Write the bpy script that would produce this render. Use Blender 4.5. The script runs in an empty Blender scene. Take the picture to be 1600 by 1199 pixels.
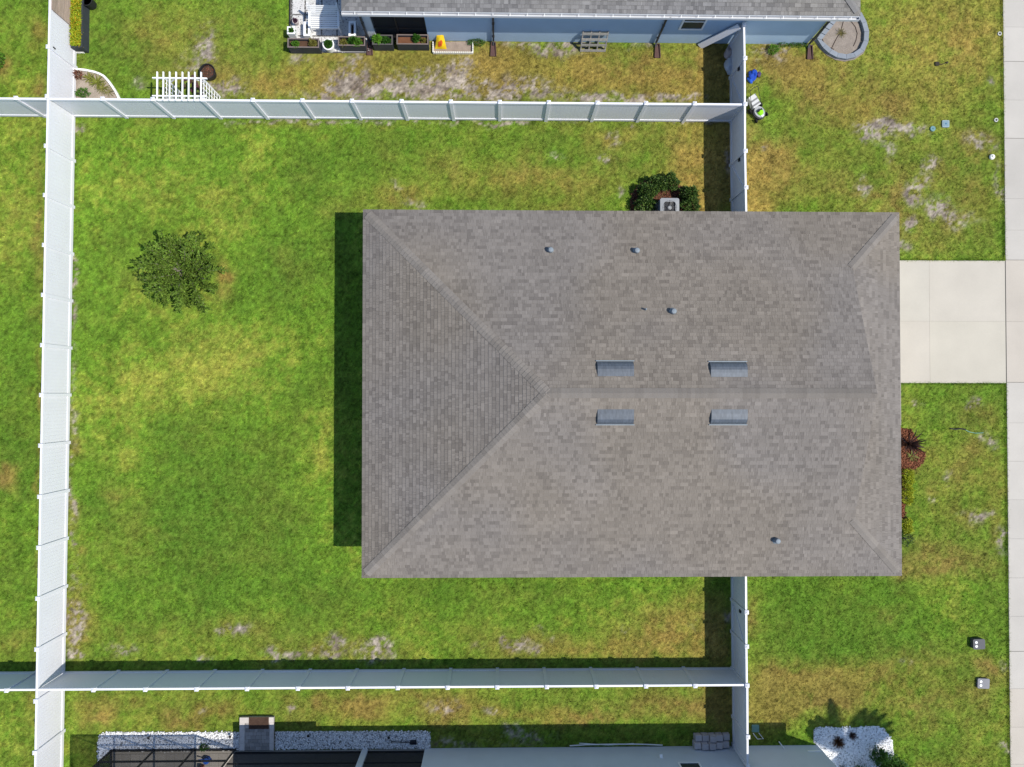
import bpy, math, random
import numpy as np
from mathutils import Matrix, Vector

scene = bpy.context.scene
R_ = math.radians

# ------------------------------------------------------------------ camera
FPX, CAMZ = 1110.0, 29.8            # focal length in photo pixels, drone height in metres
NADX, NADY, ROLL = 780.0, 616.0, 0.05   # where the plumb line under the drone falls in the photo


def _cam_rot():
    n = np.array([(NADX - 800) / FPX, -(NADY - 599.5) / FPX, -1.0])
    n /= np.linalg.norm(n)
    t = np.array([0, 0, -1.0])
    v = np.cross(n, t)
    c = n @ t
    K = np.array([[0, -v[2], v[1]], [v[2], 0, -v[0]], [-v[1], v[0], 0]])
    M = np.eye(3) + K + K @ K / (1 + c)
    a = R_(ROLL)
    Z = np.array([[math.cos(a), -math.sin(a), 0], [math.sin(a), math.cos(a), 0], [0, 0, 1]])
    return Z @ M


CR = _cam_rot()
cam_d = bpy.data.cameras.new('camera')
cam = bpy.data.objects.new('camera', cam_d)
scene.collection.objects.link(cam)
cam_d.sensor_fit = 'HORIZONTAL'
cam_d.sensor_width = 36.0
cam_d.lens = 36.0 * FPX / 1600.0
cam_d.clip_start = 0.5
cam_d.clip_end = 2000
M4 = Matrix([list(CR[i]) + [(0, 0, CAMZ)[i]] for i in range(3)] + [[0, 0, 0, 1]])
cam.matrix_world = M4
scene.camera = cam

# ------------------------------------------------------------------ sky, sun, exposure
KX, KY = 0.61, 0.215                 # shadow run (m) per metre of height: west, north
sun_vec = Vector((KX, -KY, 1.0)).normalized()
SUN_EL = math.asin(sun_vec.z)
SUN_AZ = math.atan2(sun_vec.x, sun_vec.y)
world = bpy.data.worlds.new("World")
scene.world = world
world.use_nodes = True
wn = world.node_tree.nodes
sky = wn.new('ShaderNodeTexSky')
sky.sky_type = 'NISHITA'
sky.sun_disc = False
sky.sun_elevation = SUN_EL
sky.sun_rotation = SUN_AZ
bg = wn.get('Background') or wn.new('ShaderNodeBackground')
world.node_tree.links.new(sky.outputs[0], bg.inputs[0])
bg.inputs[1].default_value = 0.13
sky.ozone_density = 3.0
sky.dust_density = 0.3
sun_d = bpy.data.lights.new('sun', 'SUN')
sun_d.energy = 4.1
sun_d.angle = R_(0.5)
sun_d.color = (1.0, 0.950, 0.855)
sun = bpy.data.objects.new('sun', sun_d)
scene.collection.objects.link(sun)
sun.rotation_euler = sun_vec.to_track_quat('Z', 'Y').to_euler()
sun.location = (20, -8, 40)
scene.view_settings.view_transform = 'Standard'
scene.view_settings.look = 'None'
scene.view_settings.exposure = 0.46
scene.view_settings.gamma = 1.0

# ------------------------------------------------------------------ helpers
C = scene.collection
rnd = random.Random(11)
ORG = {}


def P(px, py, z=0.0):
    """World point at height z seen at photo pixel (px, py)."""
    d = CR @ np.array([(px - 800) / FPX, -(py - 599.5) / FPX, -1.0])
    t = (z - CAMZ) / d[2]
    return (d[0] * t, d[1] * t)


def P3(px, py, z=0.0):
    x, y = P(px, py, z)
    return Vector((x, y, z))


def tag(o, label=None, cat=None, group=None, kind=None):
    if label: o['label'] = label
    if cat: o['category'] = cat
    if group: o['group'] = group
    if kind: o['kind'] = kind
    return o


def thing(name, label, cat, loc, rotz=0.0, group=None):
    o = bpy.data.objects.new(name, None)
    o.empty_display_size = 0.2
    C.objects.link(o)
    o.location = loc
    o.rotation_euler = (0, 0, rotz)
    ORG[o.name] = (Vector(loc), rotz)
    return tag(o, label, cat, group)


class MB:
    """Collects shapes and links them as ONE mesh object."""

    def __init__(self):
        self.v, self.f, self.c = [], [], []
        self.col = (1, 1, 1)

    def add(self, vs, fs, col=None):
        b = len(self.v)
        self.v += [tuple(p) for p in vs]
        self.f += [tuple(b + i for i in f) for f in fs]
        self.c += [col or self.col] * len(vs)

    def poly(self, pts, col=None):
        self.add(pts, [tuple(range(len(pts)))], col)

    def box(self, a, b, col=None, M=None):
        x0, y0, z0 = a
        x1, y1, z1 = b
        vs = [Vector(p) for p in ((x0, y0, z0), (x1, y0, z0), (x1, y1, z0), (x0, y1, z0),
                                  (x0, y0, z1), (x1, y0, z1), (x1, y1, z1), (x0, y1, z1))]
        if M is not None: vs = [M @ p for p in vs]
        self.add(vs, [(0, 3, 2, 1), (4, 5, 6, 7), (0, 1, 5, 4), (1, 2, 6, 5), (2, 3, 7, 6), (3, 0, 4, 7)], col)

    def bar(self, p, q, w, h, col=None, up=(0, 0, 1)):
        p, q = Vector(p), Vector(q)
        d = (q - p)
        L = d.length
        d.normalize()
        u = Vector(up)
        s = d.cross(u)
        if s.length < 1e-4: s = d.cross(Vector((1, 0, 0)))
        s.normalize()
        u = s.cross(d)
        vs = []
        for e in (p, q):
            for a, b in ((-1, -1), (1, -1), (1, 1), (-1, 1)):
                vs.append(e + s * (a * w / 2) + u * (b * h / 2))
        self.add(vs, [(0, 1, 2, 3), (7, 6, 5, 4), (0, 4, 5, 1), (1, 5, 6, 2), (2, 6, 7, 3), (3, 7, 4, 0)], col)

    def prism(self, pts, z0, z1, col=None):
        n = len(pts)
        a = 0
        for i in range(n):
            x0, y0 = pts[i][:2]; x1, y1 = pts[(i + 1) % n][:2]
            a += x0 * y1 - x1 * y0
        if a < 0: pts = pts[::-1]
        vs = [(p[0], p[1], z0) for p in pts] + [(p[0], p[1], z1) for p in pts]
        fs = [tuple(range(n - 1, -1, -1)), tuple(range(n, 2 * n))]
        fs += [(i, (i + 1) % n, n + (i + 1) % n, n + i) for i in range(n)]
        self.add(vs, fs, col)

    def lathe(self, c, prof, n=20, col=None, capt=True, capb=True):
        """prof: list of (radius, z) from the bottom up."""
        vs, fs = [], []
        for r, z in prof:
            for k in range(n):
                a = 2 * math.pi * k / n
                vs.append((c[0] + r * math.cos(a), c[1] + r * math.sin(a), c[2] + z))
        m = len(prof)
        for i in range(m - 1):
            for k in range(n):
                k2 = (k + 1) % n
                fs.append((i * n + k, i * n + k2, (i + 1) * n + k2, (i + 1) * n + k))
        if capb: fs.append(tuple(range(n - 1, -1, -1)))
        if capt: fs.append(tuple((m - 1) * n + k for k in range(n)))
        self.add(vs, fs, col)

    def tube(self, pts, r, n=6, col=None):
        pts = [Vector(p) for p in pts]
        rs = r if isinstance(r, (list, tuple)) else [r] * len(pts)
        vs, fs = [], []
        for i, p in enumerate(pts):
            d = (pts[min(i + 1, len(pts) - 1)] - pts[max(i - 1, 0)])
            d.normalize()
            a = d.cross(Vector((0, 0, 1)))
            if a.length < 0.05: a = d.cross(Vector((1, 0, 0)))
            a.normalize()
            b = a.cross(d)
            for k in range(n):
                t = 2 * math.pi * k / n
                vs.append(p + (a * math.cos(t) + b * math.sin(t)) * rs[i])
        for i in range(len(pts) - 1):
            for k in range(n):
                k2 = (k + 1) % n
                fs.append((i * n + k, (i + 1) * n + k, (i + 1) * n + k2, i * n + k2))
        fs.append(tuple(range(n)))
        fs.append(tuple((len(pts) - 1) * n + k for k in range(n - 1, -1, -1)))
        self.add(vs, fs, col)

    def blob(self, c, r, seed=0, amp=0.2, col=None, n=10, m=7, M=None):
        """Lumpy closed ellipsoid."""
        q = random.Random(seed)
        ph = [q.uniform(0, 6.28) for _ in range(6)]
        vs = [Vector((0, 0, -1))]
        for i in range(1, m):
            t = math.pi * i / m
            for k in range(n):
                a = 2 * math.pi * k / n
                f = 1 + amp * (math.sin(2 * a + ph[0] + 2 * t) * .5 + math.sin(3 * a + ph[1] - 3 * t) * .4 + math.sin(5 * a + ph[2]) * .25 * math.sin(4 * t + ph[3]))
                vs.append(Vector((math.sin(t) * math.cos(a) * f, math.sin(t) * math.sin(a) * f, -math.cos(t) * f)))
        vs.append(Vector((0, 0, 1)))
        out = []
        for p in vs:
            p = Vector((p.x * r[0], p.y * r[1], p.z * r[2]))
            if M is not None: p = M @ p
            out.append(p + Vector(c))
        fs = []
        for k in range(n):
            k2 = (k + 1) % n
            fs.append((0, 1 + k2, 1 + k))
            for i in range(m - 2):
                a = 1 + i * n
                fs.append((a + k, a + k2, a + n + k2, a + n + k))
            a = 1 + (m - 2) * n
            fs.append((a + k, a + k2, len(out) - 1))
        self.add(out, fs, col)

    def build(self, name, mat, parent=None, loc=None, smooth=False):
        """Shapes are given in world metres; the mesh is stored relative to its thing's base."""
        return mesh_np(name, np.array(self.v, dtype=np.float64), self.f, np.array(self.c), mat, parent, loc, smooth)


def mesh_np(name, V, F, Ccol, mat, parent=None, loc=None, smooth=False):
    V = np.asarray(V, dtype=np.float64).copy()
    org, rot = Vector((0, 0, 0)), 0.0
    if parent is not None:
        org, rot = ORG[parent.name]
    elif loc is not None:
        org = Vector(loc)
    V -= np.array(org)
    if rot:
        c, s = math.cos(-rot), math.sin(-rot)
        V[:, :2] = V[:, :2] @ np.array([[c, s], [-s, c]])
    me = bpy.data.meshes.new(name)
    if isinstance(F, np.ndarray):
        k = F.shape[1]
        me.vertices.add(len(V)); me.vertices.foreach_set('co', V.astype(np.float32).ravel())
        me.loops.add(F.size); me.loops.foreach_set('vertex_index', F.astype(np.int32).ravel())
        me.polygons.add(len(F)); me.polygons.foreach_set('loop_start', np.arange(0, F.size, k, dtype=np.int32))
        me.update(calc_edges=True)
    else:
        me.from_pydata([tuple(p) for p in V], [], F)
        me.update()
    if Ccol is not None:
        at = me.attributes.new('col', 'FLOAT_COLOR', 'POINT')
        cc = np.ones((len(V), 4), dtype=np.float32)
        cc[:, :3] = Ccol
        at.data.foreach_set('color', cc.ravel())
    if smooth:
        me.polygons.foreach_set('use_smooth', np.ones(len(me.polygons), dtype=bool))
    me.materials.append(mat)
    o = bpy.data.objects.new(name, me)
    C.objects.link(o)
    if parent is not None:
        o.parent = parent
        ORG[o.name] = (org, rot)
    else:
        o.location = org
        ORG[o.name] = (org, 0.0)
    return o


def share(name, src, parent, loc=(0, 0, 0), rotz=0.0, scale=(1, 1, 1)):
    """Another object of an existing mesh, as a part of parent (local placement)."""
    o = bpy.data.objects.new(name, src)
    C.objects.link(o)
    o.parent = parent
    o.location = loc
    o.rotation_euler = (0, 0, rotz)
    o.scale = scale
    return o


# ------------------------------------------------------------------ materials
def mat(name, col, rough=0.8, var=0.12, scale=4.0, fine=0.06, fscale=60.0, bump=0.0, bscale=80.0, metal=0.0,
        attr=False, spec=0.3, stretch=(1, 1, 1), transl=0.0):
    """Principled surface whose colour wanders with two noises; attr multiplies by the mesh's own 'col'."""
    m = bpy.data.materials.new(name)
    m.use_nodes = True
    nt = m.node_tree
    N, L = nt.nodes, nt.links
    b = N['Principled BSDF']
    b.inputs['Roughness'].default_value = rough
    b.inputs['Metallic'].default_value = metal
    b.inputs['Specular IOR Level'].default_value = spec
    geo = N.new('ShaderNodeNewGeometry')
    mp = N.new('ShaderNodeMapping')
    mp.inputs['Scale'].default_value = stretch
    L.new(geo.outputs['Position'], mp.inputs['Vector'])

    def noise(sc, det):
        n = N.new('ShaderNodeTexNoise')
        n.inputs['Scale'].default_value = sc
        n.inputs['Detail'].default_value = det
        L.new(mp.outputs[0], n.inputs['Vector'])
        return n

    def rng(sock, lo, hi):
        r = N.new('ShaderNodeMapRange')
        r.inputs['From Min'].default_value = 0.25
        r.inputs['From Max'].default_value = 0.75
        r.inputs['To Min'].default_value = lo
        r.inputs['To Max'].default_value = hi
        r.clamp = False
        L.new(sock, r.inputs['Value'])
        return r.outputs[0]

    a = rng(noise(scale, 4).outputs['Fac'], 1 - var, 1 + var)
    f = rng(noise(fscale, 3).outputs['Fac'], 1 - fine, 1 + fine)
    mu = N.new('ShaderNodeMath'); mu.operation = 'MULTIPLY'
    L.new(a, mu.inputs[0]); L.new(f, mu.inputs[1])
    vm = N.new('ShaderNodeVectorMath'); vm.operation = 'SCALE'
    if attr:
        at = N.new('ShaderNodeAttribute'); at.attribute_name = 'col'
        vm0 = N.new('ShaderNodeVectorMath'); vm0.operation = 'MULTIPLY'
        L.new(at.outputs['Color'], vm0.inputs[0])
        vm0.inputs[1].default_value = col
        L.new(vm0.outputs[0], vm.inputs[0])
    else:
        vm.inputs[0].default_value = col
    L.new(mu.outputs[0], vm.inputs['Scale'])
    L.new(vm.outputs[0], b.inputs['Base Color'])
    if bump:
        bp = N.new('ShaderNodeBump')
        bp.inputs['Strength'].default_value = bump
        bp.inputs['Distance'].default_value = 0.02
        L.new(noise(bscale, 4).outputs['Fac'], bp.inputs['Height'])
        L.new(bp.outputs[0], b.inputs['Normal'])
    if transl:
        tr = N.new('ShaderNodeBsdfTranslucent')
        L.new(vm.outputs[0], tr.inputs['Color'])
        mx = N.new('ShaderNodeMixShader'); mx.inputs[0].default_value = transl
        L.new(b.outputs[0], mx.inputs[1]); L.new(tr.outputs[0], mx.inputs[2])
        L.new(mx.outputs[0], N['Material Output'].inputs['Surface'])
    return m


def screen_mat(name, fac):
    """Insect screen: thin dark mesh, part of the light passes straight through."""
    m = bpy.data.materials.new(name)
    m.use_nodes = True
    N, L = m.node_tree.nodes, m.node_tree.links
    b = N['Principled BSDF']
    b.inputs['Base Color'].default_value = (0.012, 0.012, 0.014, 1)
    b.inputs['Roughness'].default_value = 0.9
    t = N.new('ShaderNodeBsdfTransparent')
    mx = N.new('ShaderNodeMixShader')
    mx.inputs[0].default_value = fac
    L.new(t.outputs[0], mx.inputs[1]); L.new(b.outputs[0], mx.inputs[2])
    L.new(mx.outputs[0], N['Material Output'].inputs['Surface'])
    return m


W1 = (1, 1, 1)
mt = {}
mt['lawn'] = mat('lawn', W1, 0.95, 0.10, 6.0, 0.34, 34.0, 0.9, 40.0, attr=True, spec=0.03)
mt['blade'] = mat('grass_blade', W1, 0.7, 0.0, 5.0, 0.1, 25.0, attr=True, spec=0.03, transl=0.15)
mt['leaf'] = mat('leaf', W1, 0.55, 0.05, 5.0, 0.08, 30.0, attr=True, spec=0.22, transl=0.25)
mt['tree_leaf'] = mat('tree_leaf', W1, 0.75, 0.05, 5.0, 0.08, 30.0, attr=True, spec=0.05, transl=0.3)
mt['shingle'] = mat('asphalt_shingle', W1, 0.92, 0.07, 0.5, 0.16, 45.0, 0.35, 120.0, attr=True, spec=0.2)
mt['vinyl'] = mat('white_vinyl', (0.675, 0.675, 0.71), 0.45, 0.025, 1.2, 0.012, 20.0, spec=0.35)
mt['concrete'] = mat('concrete', W1, 0.9, 0.065, 0.7, 0.035, 30.0, 0.1, 90.0, attr=True, spec=0.2)
mt['stucco_blue'] = mat('blue_stucco', (0.36, 0.48, 0.62), 0.9, 0.04, 1.5, 0.04, 50.0, 0.2, 60.0)
mt['stucco_grey'] = mat('grey_stucco', (0.50, 0.54, 0.58), 0.9, 0.035, 1.5, 0.04, 50.0, 0.2, 60.0)
mt['stucco_beige'] = mat('beige_stucco', (0.5, 0.46, 0.40), 0.9, 0.04, 1.5, 0.04, 50.0, 0.2, 60.0)
mt['white'] = mat('white_paint', (0.76, 0.76, 0.75), 0.5, 0.03, 3.0, 0.02, 30.0)
mt['galv'] = mat('galvanised_metal', (0.075, 0.088, 0.107), 0.5, 0.25, 5.0, 0.05, 30.0, metal=0.2, spec=0.35, stretch=(3, 1, 1))
mt['flash'] = mat('painted_flashing', (0.13, 0.125, 0.12), 0.8, 0.1, 5.0, 0.05, 30.0)
mt['gutter'] = mat('white_gutter', (0.50, 0.51, 0.53), 0.5, 0.05, 2.0, 0.02, 30.0)
mt['lead'] = mat('lead_flashing', (0.19, 0.22, 0.245), 0.6, 0.1, 6.0, 0.05, 30.0, metal=0.1, spec=0.15)
mt['grey'] = mat('grey_metal', (0.24, 0.25, 0.26), 0.5, 0.05, 4.0, 0.04, 40.0, metal=0.2)
mt['darkmetal'] = mat('dark_metal', (0.035, 0.036, 0.04), 0.5, 0.1, 5.0, 0.06, 40.0)
mt['bronze'] = mat('bronze_frame', (0.018, 0.017, 0.018), 0.5, 0.1, 5.0, 0.05, 40.0)
mt['black'] = mat('black_plastic', (0.018, 0.018, 0.02), 0.5, 0.15, 7.0, 0.08, 40.0)
mt['glass'] = mat('dark_glass', (0.03, 0.04, 0.045), 0.25, 0.1, 1.0, 0.0, 10.0, spec=0.15)
mt['planter'] = mat('dark_planter', (0.035, 0.04, 0.05), 0.6, 0.15, 3.0, 0.1, 40.0)
mt['wood'] = mat('brown_wood', W1, 0.8, 0.18, 3.0, 0.12, 30.0, 0.3, 40.0, attr=True, stretch=(4, 1, 4))
mt['soil'] = mat('garden_soil', W1, 0.98, 0.15, 4.0, 0.3, 40.0, 0.8, 50.0, attr=True, spec=0.05)
mt['stone'] = mat('cast_stone', W1, 0.9, 0.08, 4.0, 0.08, 50.0, 0.25, 60.0, attr=True)
mt['gravel'] = mat('white_stone', W1, 0.8, 0.05, 8.0, 0.06, 40.0, attr=True)
mt['splash'] = mat('brown_splash_block', (0.085, 0.045, 0.042), 0.75, 0.1, 5.0, 0.08, 40.0)
mt['bark'] = mat('bark', (0.17, 0.15, 0.13), 0.9, 0.15, 8.0, 0.2, 50.0, 0.5, 60.0)
mt['paint'] = mat('coloured_plastic', W1, 0.65, 0.06, 6.0, 0.05, 40.0, attr=True, spec=0.08)
mt['screen'] = screen_mat('insect_screen', 0.58)
mt['screen_dark'] = screen_mat('dark_insect_screen', 0.72)

# ------------------------------------------------------------------ lawn colour map (numpy)
_tab = np.random.RandomState(5).rand(256, 256)


def vnoise(x, y, s, seed):
    x = x / s + seed * 37.7; y = y / s + seed * 91.3
    xi = np.floor(x).astype(int); yi = np.floor(y).astype(int)
    fx = x - xi; fy = y - yi
    fx = fx * fx * (3 - 2 * fx); fy = fy * fy * (3 - 2 * fy)
    a = _tab[xi % 256, yi % 256]; b = _tab[(xi + 1) % 256, yi % 256]
    c = _tab[xi % 256, (yi + 1) % 256]; d = _tab[(xi + 1) % 256, (yi + 1) % 256]
    return (a * (1 - fx) + b * fx) * (1 - fy) + (c * (1 - fx) + d * fx) * fy


def fbm(x, y, s, seed, o=4):
    t = 0; a = 1.0; n = 0
    for i in range(o):
        ca, sa = math.cos(i * 1.1), math.sin(i * 1.1)
        t = t + a * (vnoise(x * ca - y * sa, x * sa + y * ca, s, seed + i * 3) - 0.5); n += a
        s *= 0.5; a *= 0.62
    return t / n * 2      # about -0.6 .. 0.6


# patches of the lawn as seen in the photo: x, y, rx, ry (photo pixels), amount
T_P = [  # + yellower, - lusher
    (600, 235, 60, 35, -.35), (480, 270, 90, 40, -.25), (330, 195, 70, 18, -.35), (290, 240, 60, 40, -.1), (300, 740, 60, 90, -.45),
    (340, 820, 90, 60, -.3), (440, 830, 60, 90, -.25), (440, 450, 60, 60, -.25), (500, 400, 40, 70, -.15), (480, 590, 45, 40, -.25),
    (250, 690, 50, 40, -.25), (145, 360, 35, 40, -.25), (170, 500, 40, 50, -.15), (470, 930, 60, 50, -.25), (330, 900, 70, 50, -.35),
    (190, 900, 60, 40, -.1), (700, 920, 90, 25, -.25), (850, 930, 60, 25, -.15), (240, 980, 40, 30, -.2), (160, 780, 40, 50, -.3),
    (390, 540, 110, 45, .38), (300, 590, 90, 35, .35), (500, 700, 32, 55, .3), (430, 640, 40, 40, .2), (200, 630, 70, 50, .3),
    (190, 310, 60, 50, .28), (410, 260, 40, 50, .3), (330, 330, 70, 40, .1), (500, 480, 30, 50, .15), (400, 900, 40, 60, .3), (430, 960, 60, 40, .15),
    (180, 740, 60, 40, .25), (300, 1000, 60, 20, .2), (620, 960, 60, 30, .1), (130, 650, 30, 60, .15), (330, 690, 20, 60, .15), (520, 300, 40, 30, .2),
    (850, 215, 60, 20, -.3), (780, 250, 40, 30, -.1), (700, 240, 50, 25, -.15), (1000, 230, 45, 30, -.25), (830, 310, 60, 18, -.2), (620, 320, 60, 15, -.2),
    (1450, 70, 150, 100, .42), (1400, 110, 70, 50, .2), (1500, 30, 60, 40, .2), (1290, 225, 60, 45, -.25), (1220, 220, 40, 30, -.2), (1330, 140, 25, 25, -.15),
    (1500, 265, 35, 45, -.4), (1400, 250, 60, 40, -.1), (1555, 100, 10, 90, -.3), (1545, 360, 30, 35, -.35), (1480, 380, 40, 25, -.15), (1300, 300, 60, 25, .1),
    (1540, 180, 25, 50, -.2), (1440, 160, 60, 40, .05), (1260, 970, 90, 50, -.55), (1300, 1010, 70, 35, -.45), (1220, 920, 60, 30, -.3), (1400, 930, 60, 40, -.1),
    (1440, 760, 60, 60, -.2), (1480, 640, 60, 40, -.25), (1520, 840, 40, 60, -.15), (1430, 870, 25, 30, -.35), (1420, 630, 18, 40, .2), (1460, 700, 25, 30, .2),
    (1500, 1030, 70, 50, -.1), (1500, 1150, 80, 40, 0.0), (1420, 1180, 40, 30, -.25), (1330, 920, 40, 20, .1),
    (25, 640, 35, 80, -.25), (25, 900, 40, 60, -.2), (35, 700, 25, 60, -.3), (25, 30, 35, 30, .1), (20, 380, 40, 90, .1), (160, 40, 25, 50, -.25), (165, 65, 25, 25, -.25), (220, 90, 40, 40, -.1),
    (430, 60, 15, 50, -.25), (300, 60, 50, 50, .1), (130, 95, 15, 15, -.1), (130, 1120, 20, 60, -.1), (420, 1095, 40, 15, -.15), (230, 1095, 60, 14, -.1),
    (900, 1095, 120, 15, -.1), (1005, 140, 20, 14, -.2), (1265, 85, 25, 15, -.35), (1510, 320, 40, 25, -.15)]
D_P = [  # dry tan / brown turf
    (640, 300, 40, 20, .35), (740, 270, 70, 30, .25), (860, 280, 70, 30, .3), (960, 250, 40, 40, .4), (950, 200, 90, 12, .3), (1080, 270, 40, 60, .75), (1100, 230, 40, 50, .45),
    (1115, 280, 20, 70, .8), (870, 325, 30, 8, .3), (580, 310, 30, 15, .3), (600, 200, 40, 6, .3), (440, 195, 50, 8, .4), (230, 192, 40, 6, .25), (520, 325, 20, 12, .35),
    (346, 440, 12, 26, .5), (350, 428, 8, 16, .4), (325, 468, 25, 12, .35), (205, 435, 25, 18, .25), (385, 275, 18, 15, .25), (450, 400, 20, 30, .1), (230, 525, 60, 25, .12),
    (180, 770, 16, 12, .4), (130, 862, 12, 10, .6), (112, 700, 10, 40, .5), (112, 800, 10, 40, .55), (118, 930, 22, 50, .55), (125, 985, 22, 45, .6), (210, 830, 35, 45, .2), (190, 1000, 60, 30, .25),
    (370, 985, 60, 22, .4), (430, 1015, 60, 15, .35), (520, 1005, 40, 22, .5), (590, 1018, 50, 16, .5), (640, 960, 40, 20, .22), (720, 985, 30, 20, .22), (800, 1010, 70, 18, .4), (950, 1005, 120, 22, .45), (1060, 990, 50, 40, .45), (1030, 950, 50, 20, .3),
    (800, 930, 25, 15, .15), (1120, 980, 25, 60, .7), (1120, 250, 25, 70, .7),
    (260, 60, 90, 40, .3), (320, 110, 60, 25, .5), (420, 130, 40, 25, .35), (500, 110, 90, 40, .5), (620, 110, 90, 40, .6), (750, 115, 90, 40, .65), (900, 115, 120, 30, .62), (1050, 115, 60, 35, .6), (180, 130, 20, 25, .1), (1120, 110, 30, 50, .8), (380, 40, 50, 30, .25),
    (1200, 250, 55, 35, .6), (1180, 310, 30, 40, .75), (1250, 110, 60, 30, .5), (1210, 100, 50, 25, .6), (1310, 170, 60, 40, .35), (1400, 170, 60, 40, .3), (1500, 70, 60, 70, .25), (1440, 40, 60, 40, .15), (1350, 300, 50, 20, .3), (1240, 290, 50, 25, .3),
    (1450, 290, 50, 50, .4), (1530, 280, 35, 35, .45), (1525, 225, 30, 22, .6), (1500, 350, 50, 30, .3), (1400, 330, 20, 60, .4), (1520, 640, 20, 12, .5), (1545, 660, 20, 20, .3), (1500, 740, 25, 30, .45), (1540, 750, 20, 40, .4), (1560, 770, 15, 30, .35),
    (1520, 810, 35, 18, .5), (1460, 690, 25, 15, .2), (1470, 860, 40, 15, .35), (1480, 880, 60, 12, .5), (1460, 895, 60, 8, .55), (1560, 840, 12, 20, .5), (1430, 730, 12, 12, .3), (1448, 765, 12, 15, .35), (1520, 700, 15, 12, .35),
    (1220, 1060, 70, 22, .7), (1300, 1060, 70, 22, .65), (1200, 1110, 50, 30, .75), (1260, 1090, 70, 25, .65), (1360, 1080, 70, 30, .5), (1430, 1100, 60, 35, .4), (1420, 1030, 50, 12, .55), (1390, 1050, 40, 12, .5), (1540, 1035, 20, 10, .5), (1555, 1050, 20, 15, .45), (1440, 1150, 50, 30, .3), (1540, 1130, 40, 60, .35), (1480, 1195, 60, 10, .5), (1170, 960, 12, 30, .7), (1380, 960, 20, 12, .35), (1470, 1080, 60, 60, .25),
    (160, 1115, 25, 22, .6), (200, 1095, 25, 12, .35), (270, 1128, 25, 12, .7), (310, 1118, 12, 18, .85), (350, 1110, 25, 15, .6), (480, 1105, 40, 14, .5), (550, 1100, 40, 16, .6), (570, 1115, 20, 12, .7), (700, 1108, 50, 18, .6), (770, 1110, 40, 15, .5), (900, 1120, 50, 12, .5), (1000, 1110, 60, 14, .4), (1080, 1100, 40, 18, .4), (640, 1085, 60, 10, .3), (840, 1110, 60, 14, .35), (920, 1125, 30, 8, .7), (1120, 1110, 25, 40, .5),
    (10, 745, 10, 18, 1.0), (60, 50, 12, 18, .8), (66, 140, 10, 16, .8), (8, 105, 12, 20, .9), (20, 30, 30, 30, .1), (62, 700, 4, 200, .6), (60, 330, 8, 120, .5), (30, 1000, 35, 18, .4), (30, 1190, 30, 15, .3), (50, 1100, 8, 60, .4), (20, 320, 20, 30, .3)]
O_P = [  # bright straw-coloured turf
    (1085, 265, 35, 55, .7), (1112, 300, 14, 60, .6), (1178, 310, 26, 40, .65), (1205, 255, 45, 28, .5), (1055, 990, 45, 35, .4), (950, 1018, 110, 12, .4), (1115, 1000, 20, 40, .5), (1060, 125, 40, 30, .4), (920, 120, 90, 22, .4), (760, 100, 60, 20, .35),
    (870, 285, 60, 20, .35), (740, 275, 50, 20, .25), (630, 300, 30, 14, .3), (960, 215, 40, 14, .3), (480, 120, 60, 30, .35), (330, 130, 40, 20, .35), (250, 50, 50, 25, .3), (420, 130, 30, 20, .3), (1330, 165, 50, 30, .3), (1450, 60, 120, 80, .34), (1260, 120, 40, 20, .3), (350, 432, 9, 20, .4),
    (160, 1118, 22, 18, .4), (1500, 90, 50, 50, .2), (1240, 1050, 60, 12, .25), (1120, 110, 25, 40, .5), (1300, 1065, 40, 12, .2), (640, 1105, 60, 12, .25), (860, 1118, 60, 10, .3), (550, 1110, 30, 12, .25), (20, 745, 10, 18, .3)]
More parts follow.
